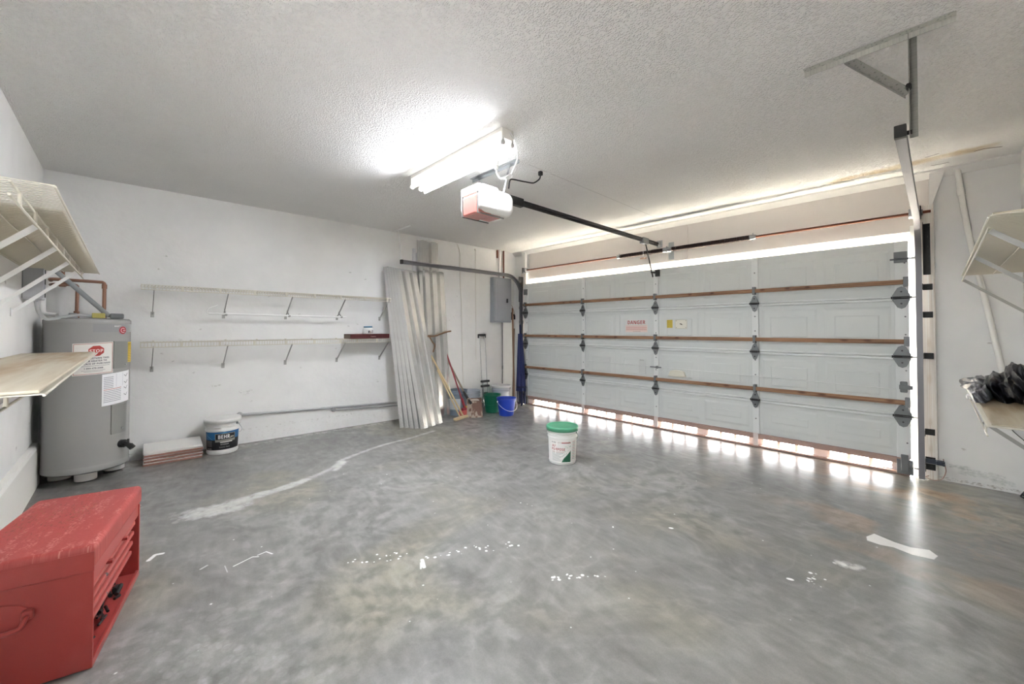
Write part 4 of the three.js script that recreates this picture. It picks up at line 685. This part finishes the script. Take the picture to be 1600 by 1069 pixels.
leanPanel(panelB, 'tallest corrugated metal panel standing flat against the back wall', [3.36, 0.016, -5.3], [3.36, 2.69, -5.44], 0.0, M.aluminium);
leanPanel(panelC, 'corrugated metal panel with bright label strips in front of the tallest one', [3.43, 0.016, -5.2], [3.4, 2.22, -5.38], 0.0);
const fan = [[2.84, -4.98, 2.775, -5.34], [2.885, -4.925, 2.8, -5.31], [2.925, -4.87, 2.82, -5.28], [2.97, -4.815, 2.84, -5.25], [3.02, -4.76, 2.865, -5.22]];
fan.forEach(([fx, fz, tx, tz], k) => leanPanel(panelA, ['rearmost of the tightly leaning corrugated metal panels', 'second from the back of the leaning corrugated metal panels', 'middle one of the leaning corrugated metal panels', 'second from the front of the leaning corrugated metal panels', 'front corrugated metal panel of the leaning stack'][k], [fx, floorY(fx), fz], [tx, 2.17 - 0.004 * k, tz], 0.3));
single('metal_track', [box(3.105, 3.15, 0.03, 2.56, ZW + 0.004, ZW + 0.03, 0.002), box(3.165, 3.18, 0.03, 2.5, ZW + 0.004, ZW + 0.024, 0.002)], M.sheetPale, 'narrow pale metal rail standing left of the tallest metal panel', 'metal rail');
single('tie_wire', [tube([V(3.2, 1.24, -5.19), V(3.28, 1.235, -5.13), V(3.42, 1.27, -5.15), V(3.56, 1.3, -5.19), V(3.66, 1.31, -5.24)], 0.012, 40, 6), tube([V(3.22, 1.25, -5.17), V(3.24, 1.15, -5.1), V(3.3, 1.1, -5.13), V(3.28, 1.0, -5.15)], 0.01, 30, 6)], M.rope, 'brown tie strap around the standing metal panels', 'strap');

// ───────── buckets ─────────
function bucket(name, label, pos, { rb, rt, h, mat, lid, lidMat, rings = [], handle, handleMat, open, tilt = 0, group }) {
  const b = thing(name, label, 'bucket', pos, 0, group), prof = [[0.001, 0.004], [rb - 0.006, 0], [rb, 0.006]];
  for (const [y, o] of rings) { const r = lerp(rb, rt, y / h); prof.push([r, y - 0.006], [r + o, y - 0.003], [r + o, y + 0.005], [r, y + 0.008]); }
  prof.push([rt, h - 0.01], [rt + 0.006, h - 0.006], [rt + 0.006, h], [rt - 0.003, h]);
  if (open) prof.push([rt - 0.008, h - 0.02], [rb - 0.003, 0.012], [0.001, 0.01]); else { prof.splice(-4, 4, [rt - 0.001, h - 0.03], [rt - 0.01, h - 0.02], [0.001, h - 0.02]); }
  part('body', [lathe(prof, 48)], mat, b);
  if (lid) part('lid', [lathe([[rt - 0.004, h - 0.034], [rt + 0.012, h - 0.034], [rt + 0.014, h - 0.004], [rt + 0.01, h + 0.006], [rt - 0.006, h + 0.007], [rt - 0.012, h - 0.001], [rt * 0.55, h], [rt * 0.5, h + 0.003], [0.001, h + 0.003]], 48)], lidMat, b);
  if (handle) { const [ang, sag] = handle, pts = [], R = rt + 0.01, hy = h - 0.05; for (let i = 0; i <= 16; i++) { const a = Math.PI * i / 16; pts.push(V(Math.cos(a) * R, hy - Math.sin(a) * sag, Math.sin(a) * (R * 0.25 + 0.015) + Math.sin(a) * R * 0.78)); } part('handle', [new THREE.TubeGeometry(new THREE.CatmullRomCurve3(pts), 48, 0.0028, 6).rotateY(ang), ...[1, -1].map((s) => new THREE.CylinderGeometry(0.012, 0.012, 0.012, 12).rotateZ(Math.PI / 2).translate(s * (R - 0.004), hy, 0).rotateY(ang))], handleMat ?? M.galv, b); }
  return b;
}
const wrap = (b, r0, r1, y0, y1, a0, a1, w, hh, draw, name = 'label', text) => part(name, new THREE.CylinderGeometry(r1 + 0.0012, r0 + 0.0012, y1 - y0, 32, 1, true, a0, a1 - a0).translate(0, (y0 + y1) / 2, 0), std(0xffffff, 0.42, 0, { map: tex(canvas(w, hh, draw)) }), b, text);
const toCam = (x, z) => Math.atan2(-x, -z);
{
  const x = 3.165, z = -2.6, b = bucket('compound_bucket', 'white joint compound bucket with green lid in the middle of the floor', [x, floorY(x) + 0.001, z], { rb: 0.13, rt: 0.146, h: 0.355, mat: M.bucketWhite, lid: true, lidMat: M.greenLid, rings: [[0.26, 0.006], [0.29, 0.008], [0.025, 0.003]], handle: [toCam(x, z) + Math.PI / 2 + 1.2, 0.16], handleMat: M.galv });
  const c0 = toCam(x, z), rad = (y) => lerp(0.13, 0.146, y / 0.355);
  wrap(b, rad(0.03), rad(0.245), 0.03, 0.245, c0 - 1.15, c0 + 1.35, 768, 448, (c, w, h) => {
    c.fillStyle = '#e9e6e1'; c.fillRect(0, 0, w, h);
    c.fillStyle = '#5d6b60'; ctxText(c, 'no dry', w * 0.2, h * 0.11, 'italic bold 34px sans-serif', '#4a4a48'); c.fillStyle = '#cfc6c0'; c.fillRect(w * 0.28, h * 0.1, w * 0.2, 14); c.fillStyle = '#a03a36'; c.fillRect(w * 0.44, h * 0.1, w * 0.26, 18);
    ctxText(c, 'ALL', w * 0.15, h * 0.27, 'bold 66px sans-serif', '#b4585a', 'left'); ctxText(c, 'PURPOSE', w * 0.13, h * 0.42, 'bold 72px sans-serif', '#b4585a', 'left');
    greek(c, w * 0.14, h * 0.53, w * 0.38, '#b9867f', 9); for (let k = 0; k < 8; k++) greek(c, w * 0.14, h * (0.58 + k * 0.05), w * (0.34 - (k % 3) * 0.05), '#9aa3a0', 8);
    c.fillStyle = '#1f5c40'; c.beginPath(); c.moveTo(w * 0.43, h); c.lineTo(w * 0.5, h * 0.82); c.lineTo(w * 0.6, h * 0.66); c.lineTo(w * 0.71, h * 0.48); c.lineTo(w * 0.71, h); c.fill();
    for (let k = 0; k < 60; k++) { c.fillStyle = ['#2f7a58', '#e9e6e1', '#174a33', '#4f9a76'][k % 4]; c.globalAlpha = 0.6; const px = rr(0.45, 0.7) * w; c.fillRect(px, lerp(h, h * 1.4 - px * 1.25, rnd()), rr(4, 14), rr(4, 18)); } c.globalAlpha = 1;
    for (let k = 0; k < 12; k++) greek(c, w * 0.77, h * (0.08 + k * 0.07), w * 0.12, ['#b07a78', '#8f9590'][k % 2], 12);
    c.strokeStyle = '#fbfaf7'; c.lineWidth = 15; c.lineCap = 'round'; c.beginPath(); c.moveTo(w * 0.31, h * 0.08); c.lineTo(w * 0.3, h * 0.24); c.lineTo(w * 0.255, h * 0.36); c.lineTo(w * 0.26, h * 0.62); c.stroke();
  }, 'label', 'printed label with red lettering and green corner');
}
{
  const x = 0.745, z = -5.245, b = bucket('paint_bucket', 'white paint bucket with a blue and black label by the back wall', [x, floorY(x) + 0.001, z], { rb: 0.135, rt: 0.152, h: 0.355, mat: M.bucketWhite, lid: true, lidMat: M.bucketWhite, rings: [[0.25, 0.006], [0.282, 0.008], [0.02, 0.003]], handle: [toCam(x, z) + 2.5, 0.15], handleMat: M.galv });
  const c0 = toCam(x, z), rad = (y) => lerp(0.135, 0.152, y / 0.355);
  wrap(b, rad(0.05), rad(0.235), 0.05, 0.235, c0 - 1.3, c0 + 1.25, 1024, 400, (c, w, h) => {
    c.fillStyle = '#1c5f94'; c.fillRect(0, 0, w, h); c.fillStyle = '#3f86b4'; c.beginPath(); c.moveTo(w * 0.3, h * 0.35); c.lineTo(w * 0.55, 0); c.lineTo(w * 0.8, h * 0.3); c.fill(); c.strokeStyle = '#8fb9d2'; c.lineWidth = 5; c.beginPath(); c.moveTo(0, h * 0.08); c.lineTo(w * 0.26, h * 0.42); c.stroke();
    c.fillStyle = '#171719'; c.fillRect(0, h * 0.44, w, h * 0.56);
    c.fillStyle = '#8d8a80'; c.fillRect(w * 0.33, h * 0.1, w * 0.5, h * 0.46); c.fillStyle = '#15151a'; c.fillRect(w * 0.345, h * 0.13, w * 0.47, h * 0.3);
    ctxText(c, 'BEHR', w * 0.54, h * 0.28, 'bold 116px sans-serif', '#f0efec'); ctxText(c, 'pro', w * 0.74, h * 0.32, 'italic bold 60px sans-serif', '#d9d2c0');
    c.fillStyle = '#d9d6cd'; c.fillRect(w * 0.45, h * 0.55, w * 0.3, 22); ctxText(c, 'EXTERIOR', w * 0.56, h * 0.7, 'bold 44px sans-serif', '#b9b7b2'); ctxText(c, 'Exterior Semi', w * 0.56, h * 0.85, '44px sans-serif', '#b9b7b2');
    for (let k = 0; k < 5; k++) greek(c, w * 0.06, h * (0.5 + k * 0.07), w * 0.18, '#8f8f90', 10); ctxText(c, '5 GALLONS', w * 0.15, h * 0.93, 'bold 30px sans-serif', '#cfcfcf');
  }, 'label', 'blue and black printed label');
}
{
  const x = 3.745, z = -5.18, b = bucket('pail', 'blue grey pail with a white label behind the broom', [x, floorY(x), z], { rb: 0.135, rt: 0.15, h: 0.38, mat: M.bucketBlue, rings: [[0.28, 0.008], [0.33, 0.008]], open: true, handle: [2, 0.1] });
  wrap(b, 0.137, 0.146, 0.09, 0.26, toCam(x, z) - 0.95, toCam(x, z) + 0.35, 128, 128, (c, w, h) => { c.fillStyle = '#d3d6da'; c.fillRect(0, 0, w, h); for (let k = 1; k < 8; k++) greek(c, 12, h * k / 9, w - 30, '#b2b7be', 5); });
}
bucket('pail', 'pale grey plastic pail behind the rusty shovel', [4.075, floorY(4.075), -5.27], { rb: 0.14, rt: 0.155, h: 0.335, mat: M.bucketGrey, rings: [[0.25, 0.007], [0.29, 0.008]], open: true, handle: [1, 0.1] });
bucket('pail', 'white lidded pail in the corner behind the blue bucket', [4.68, floorY(4.68), -5.2], { rb: 0.135, rt: 0.152, h: 0.37, mat: M.bucketGrey, lid: true, lidMat: M.bucketLid, rings: [[0.27, 0.007], [0.3, 0.008]], handle: [2.6, 0.14] });
bucket('bucket', 'green plastic bucket beside the blue bucket', [4.27, floorY(4.27), -4.96], { rb: 0.105, rt: 0.142, h: 0.285, mat: M.green, open: true, rings: [[0.262, 0.004]], handle: [toCam(4.2, -4.96) - 0.2, 0.1], handleMat: M.green });
bucket('bucket', 'bright blue plastic bucket with a wire handle near the garage door', [4.27, floorY(4.27), -4.62], { rb: 0.11, rt: 0.15, h: 0.27, mat: M.blue, open: true, rings: [[0.245, 0.004]], handle: [toCam(4.27, -4.62) + 0.5, 0.13], handleMat: M.whiteMetal });
// folding luggage cart behind the green bucket
{
  const c = thing('luggage_cart', 'folding luggage cart with chrome rods and black handle', 'luggage cart', [4.42, floorY(4.42), -5.3]);
  for (const x of [-0.055, 0.055]) part('rod', [rod(V(x, 0.03, 0), V(x * 1.05, 1.23, -0.1), 0.006, 10), rod(V(x * 0.9, 0.03, 0.015), V(x * 0.9, 0.45, -0.015), 0.009, 10)], M.chrome, c);
  part('handle', [box(-0.085, 0.085, 1.21, 1.25, -0.12, -0.09, 0.012), box(-0.085, -0.06, 1.18, 1.24, -0.118, -0.092, 0.008), box(0.06, 0.085, 1.18, 1.24, -0.118, -0.092, 0.008)], M.black, c);
  for (const y of [0.35, 0.43]) part('joint', [box(-0.085, 0.085, y, y + 0.035, -0.04, 0.01, 0.008)], M.black, c);
  part('joint', [box(-0.03, 0.03, 0.2, 0.26, -0.03, 0.02, 0.008)], M.black, c);
  for (const x of [-0.1, 0.1]) part('wheel', [new THREE.CylinderGeometry(0.055, 0.055, 0.025, 20).rotateZ(Math.PI / 2).translate(x, 0.056, -0.01)], M.black, c);
}
// ───────── long tools ─────────
{
  const b = thing('push_broom', 'pale wooden push broom with a braced handle leaning on the wall', 'broom', [3.56, floorY(3.56), -4.83], 0.31);
  part('block', [box(-0.15, 0.15, 0.012, 0.045, -0.03, 0.03, 0.008)], M.poleWood, b); part('bristles', [box(-0.148, 0.148, 0.0, 0.014, -0.024, 0.024, 0.004)], M.poleGrey, b);
  part('handle', [rod(V(0.05, 0.045, 0), V(-0.12, 0.98, -0.5), 0.013, 12)], M.poleWood, b); part('brace', [rod(V(-0.03, 0.045, 0), V(-0.105, 0.72, -0.36), 0.011, 12)], M.poleWood, b);
}
{
  const s = thing('shovel', 'square shovel with a rusty blade and grey wooden handle', 'shovel', [3.79, floorY(3.79), -4.8]);
  const g = new THREE.PlaneGeometry(0.24, 0.29, 12, 12), p = g.attributes.position; for (let i = 0; i < p.count; i++) { const x = p.getX(i), y = p.getY(i); p.setZ(i, 1.6 * x * x + Math.max(0, y - 0.08) * 0.25); p.setX(i, x * (1 - 0.12 * (y + 0.145) / 0.29)); } g.computeVertexNormals(); const back = g.clone().translate(0, 0, -0.003); const ix = back.index.array; for (let i = 0; i < ix.length; i += 3) { const q = ix[i]; ix[i] = ix[i + 1]; ix[i + 1] = q; } back.computeVertexNormals();
  const tilt = (q) => q.translate(0, 0.145, 0).rotateX(-0.27).rotateY(-0.6);
  part('blade', [tilt(g), tilt(back)], M.bladeRust, s);
  part('shoulder', [tilt(box(-0.115, 0.115, 0.1, 0.135, -0.004, 0.018, 0.008)), tilt(box(-0.115, -0.04, -0.05, 0.1, -0.006, 0.004, 0.002))], M.bladeTop, s);
  part('socket', [rod(V(-0.02, 0.2, -0.06), V(-0.075, 0.38, -0.18), 0.019, 12, 0.016)], M.steelBlack, s);
  part('handle', [rod(V(-0.072, 0.37, -0.175), V(-0.2, 1.0, -0.56), 0.014, 12)], M.poleGrey, s);
}
{
  const t = thing('red_broom', 'red handled broom with a pink red head leaning on the wall', 'broom', [3.66, floorY(3.66), -4.9]);
  part('head', [box(-0.07, 0.09, 0.03, 0.11, -0.03, 0.03, 0.01)], M.redBlock, t); part('bristles', [box(-0.065, 0.085, 0.0, 0.034, -0.026, 0.026, 0.006)], M.redPole, t);
  part('socket', [box(-0.03, 0.05, 0.1, 0.15, -0.025, 0.02, 0.012), rod(V(0.03, 0.12, 0), V(0.01, 0.28, -0.06), 0.018)], M.redPole, t);
  part('handle', [rod(V(0.02, 0.14, 0), V(-0.06, 1.17, -0.5), 0.012, 12)], M.redPole, t);
}
single('spray_bottle', [lathe([[0.001, 0], [0.035, 0], [0.037, 0.01], [0.037, 0.09], [0.014, 0.12], [0.014, 0.135], [0.001, 0.135]], 20).translate(3.76, floorY(3.76), -4.98), box(3.74, 3.79, floorY(3.76) + 0.125, floorY(3.76) + 0.155, -4.995, -4.965, 0.006)], M.yellow, 'small yellow bottle standing behind the red broom head', 'bottle');
// folded umbrella and poles in the corner by the left track
{
  const u = thing('umbrella', 'folded navy blue garden umbrella standing in the corner by the track', 'umbrella', [5.0, floorY(5.0), -5.02]);
  const g = new THREE.CylinderGeometry(0.035, 0.075, 1.0, 48, 12, true), p = g.attributes.position;
  for (let i = 0; i < p.count; i++) { const a = Math.atan2(p.getZ(i), p.getX(i)), k = 1 + 0.22 * Math.sin(a * 7 + p.getY(i) * 2); p.setXYZ(i, p.getX(i) * k, p.getY(i), p.getZ(i) * k); } g.computeVertexNormals();
  const lean = (q) => q.rotateZ(-0.02).rotateX(-0.045);
  part('canopy', [lean(g.translate(0, 0.76, 0))], M.navy, u); part('strap', [lean(new THREE.CylinderGeometry(0.088, 0.088, 0.03, 32, 1, true).translate(0, 0.33, 0))], M.navyDark, u);
  part('pole', [lean(rod(V(0, 0.0, 0), V(0, 1.42, 0), 0.017, 12))], M.navyDark, u); part('rib_end', [0, 1, 2, 3, 4, 5].map((k) => lean(rod(V(Math.cos(k) * 0.06, 0.03, Math.sin(k) * 0.06), V(Math.cos(k) * 0.07, 0.27, Math.sin(k) * 0.07), 0.009))), M.navyDark, u);
}
single('wooden_pole', [rod(V(4.9, floorY(4.9), -5.1), V(5.05, 1.72, -5.3), 0.016, 12)], M.poleBrown, 'brown wooden pole leaning in the corner left of the navy umbrella', 'pole');
single('wooden_pole', [rod(V(4.98, floorY(4.98), -5.22), V(5.12, 1.35, -5.33), 0.014, 12)], M.poleGrey, 'grey pole half hidden behind the navy umbrella in the corner', 'pole');

// ───────── right part of the door wall ─────────
single('leaning_pipe', [tube([V(5.235, 2.745, 0.135), V(5.232, 2.53, 0.152), V(5.228, 2.1, 0.2), V(5.225, 1.5, 0.29), V(5.222, 1.0, 0.36), V(5.22, 0.86, 0.38)], 0.02, 60, 10), rod(V(5.2325, 2.56, 0.15), V(5.2305, 2.5, 0.156), 0.025, 14)], M.pvc, 'white plastic pipe running down the wall right of the garage door', 'pipe');
{
  const o = thing('outlet', 'white wall outlet with a cord below the lower right shelf', 'outlet', [XD, 0.57, 0.4]);
  part('plate', [box(-0.006, 0, -0.058, 0.058, -0.036, 0.036, 0.003)], M.whitePlastic, o);
  for (const y of [-0.026, 0.026]) part('socket', [new THREE.CylinderGeometry(0.018, 0.018, 0.006, 20).rotateZ(Math.PI / 2).translate(-0.007, y, 0)], M.whiteEnamel, o);
  part('plug', [box(-0.04, -0.006, -0.045, -0.012, -0.014, 0.014, 0.005)], M.darkLabel, o);
}
single('wall_wire', [tube([V(5.245, 0.64, 0.27), V(5.25, 0.64, 0.295), V(5.25, 0.58, 0.34), V(5.25, 0.53, 0.375), V(5.22, 0.54, 0.395), V(5.25, 0.5, 0.42), V(5.252, 0.44, 0.47)], 0.0035, 50, 6)], M.darkLabel, 'thin dark wire crossing the wall at the outlet below the lower right shelf', 'wire');
single('floor_wire', [tube([V(5.2, 0.012, 0.46), V(5.15, 0.03, 0.45), V(5.1, 0.014, 0.47), V(5.16, 0.012, 0.44), V(5.22, 0.04, 0.465)], 0.006, 40, 6)], M.blackRubber, 'dark cable end lying in the corner at the right edge', 'cable');

// ───────── red tool chest ─────────
{
  const L = 0.69, D = 0.37, Hh = 0.462, tc = thing('tool_chest', 'red metal tool chest with worn top and open drawers on the floor', 'tool chest', [-0.083, 0.054, -2.225], -0.2075);
  const side = (z0, z1) => planar(box(-D, 0, 0, Hh - 0.09, z0, z1, 0.004), 0, -D, 0, 1, 0, 0.5);
  part('side_panel', side(-0.012, 0), M.redSide, tc); part('side_panel', side(-L, -L + 0.012), M.redSide, tc);
  part('back_panel', [box(-D, -D + 0.01, 0, Hh - 0.09, -L, 0)], M.redShaded, tc);
  part('bottom_panel', [box(-D, -0.002, 0.004, 0.018, -L + 0.01, -0.01), box(-0.012, 0, 0, 0.03, -L + 0.004, -0.004, 0.003)], M.red, tc);
  const lid = part('lid', planar(new RoundedBoxGeometry(D + 0.012, 0.092, L + 0.012, 4, 0.02).translate(-D / 2, Hh - 0.042, -L / 2), 0, -D, 0, 2, 0, -L), M.redTop, tc, 'lid with a paler scuffed top');
  part('lid_skirt', [planar(box(-D - 0.003, 0.003, Hh - 0.094, Hh - 0.02, 0.003, 0.0075, 0.002), 0, -D, 0, 1, 0, 0.5)], M.redSide, lid);
  part('fascia', [box(-0.014, -0.006, Hh - 0.15, Hh - 0.085, -L + 0.012, -0.012)], M.red, tc);
  const inside = part('inner_wall', [box(-D + 0.012, -D + 0.016, 0.02, Hh - 0.1, -L + 0.014, -0.014)], M.redShaded, tc);
  for (const [k, y] of [[0, 0.272], [1, 0.222], [2, 0.172], [3, 0.122]]) {
    const d = part('drawer', [box(-0.034 - 0.004 * k, -0.014 - 0.004 * k, y, y + 0.021, -L + 0.02, -0.016, 0.006)], M.redLip, tc);
    part('tray', [box(-D + 0.03, -0.03, y, y + 0.003, -L + 0.02, -0.016), box(-D + 0.03, -0.03, y, y + 0.016, -L + 0.02, -L + 0.023), box(-D + 0.03, -0.03, y, y + 0.016, -0.019, -0.016)], M.redShaded, d);
    const bits = []; for (let q = 0; q < 16; q++) { const z = -0.05 - rnd() * (L - 0.1), x = -0.05 - rnd() * 0.14; bits.push(rod(V(x, y + 0.012, z), V(x + rr(-0.03, 0.03), y + 0.014, z - rr(0.04, 0.1)), rr(0.004, 0.008), 6)); }
    part('hand_tools', bits, k % 2 ? M.galvDark : M.rust, d).userData.kind = 'stuff';
  }
  const junk = []; for (let q = 0; q < 70; q++) { const z = -0.03 - Math.pow(rnd(), 1.3) * (L - 0.16), x = -0.03 - rnd() * 0.16; junk.push(rod(V(x, 0.026 + rnd() * 0.02, z), V(x + rr(-0.02, 0.02), 0.028 + rnd() * 0.02, z - rr(0.02, 0.06)), rr(0.004, 0.011), 6)); }
  part('hand_tools', junk, M.steelBlack, tc).userData.kind = 'stuff';
  for (const z of [-0.2, -0.42]) part('lid_catch', [box(-0.012, 0.008, Hh - 0.165, Hh - 0.152, z - 0.02, z + 0.005, 0.003)], M.red, tc);
  const hc = V(-0.25, 0.265, 0);
  const plate = new THREE.Shape(); plate.absellipse(0, 0, 0.088, 0.05, 0, Math.PI * 2);
  const han = part('carry_handle', [tube([V(hc.x - 0.085, hc.y - 0.002, 0.002), V(hc.x - 0.085, hc.y, 0.03), V(hc.x - 0.072, hc.y - 0.028, 0.04), V(hc.x, hc.y - 0.034, 0.042), V(hc.x + 0.072, hc.y - 0.028, 0.04), V(hc.x + 0.085, hc.y, 0.03), V(hc.x + 0.085, hc.y - 0.002, 0.002)], 0.0075, 50, 10)], M.red, tc);
  part('handle_plate', [new THREE.ExtrudeGeometry(plate, { depth: 0.003, bevelEnabled: true, bevelSize: 0.002, bevelThickness: 0.002, bevelSegments: 1 }).translate(hc.x, hc.y, 0.0005), box(hc.x - 0.1, hc.x - 0.07, hc.y - 0.012, hc.y + 0.02, 0, 0.022, 0.006), box(hc.x + 0.07, hc.x + 0.1, hc.y - 0.012, hc.y + 0.02, 0, 0.022, 0.006)], M.red, han);
}

scene.traverse((o) => { if (o.isMesh) { o.castShadow = true; o.receiveShadow = true; } });
renderer.render(scene, camera);
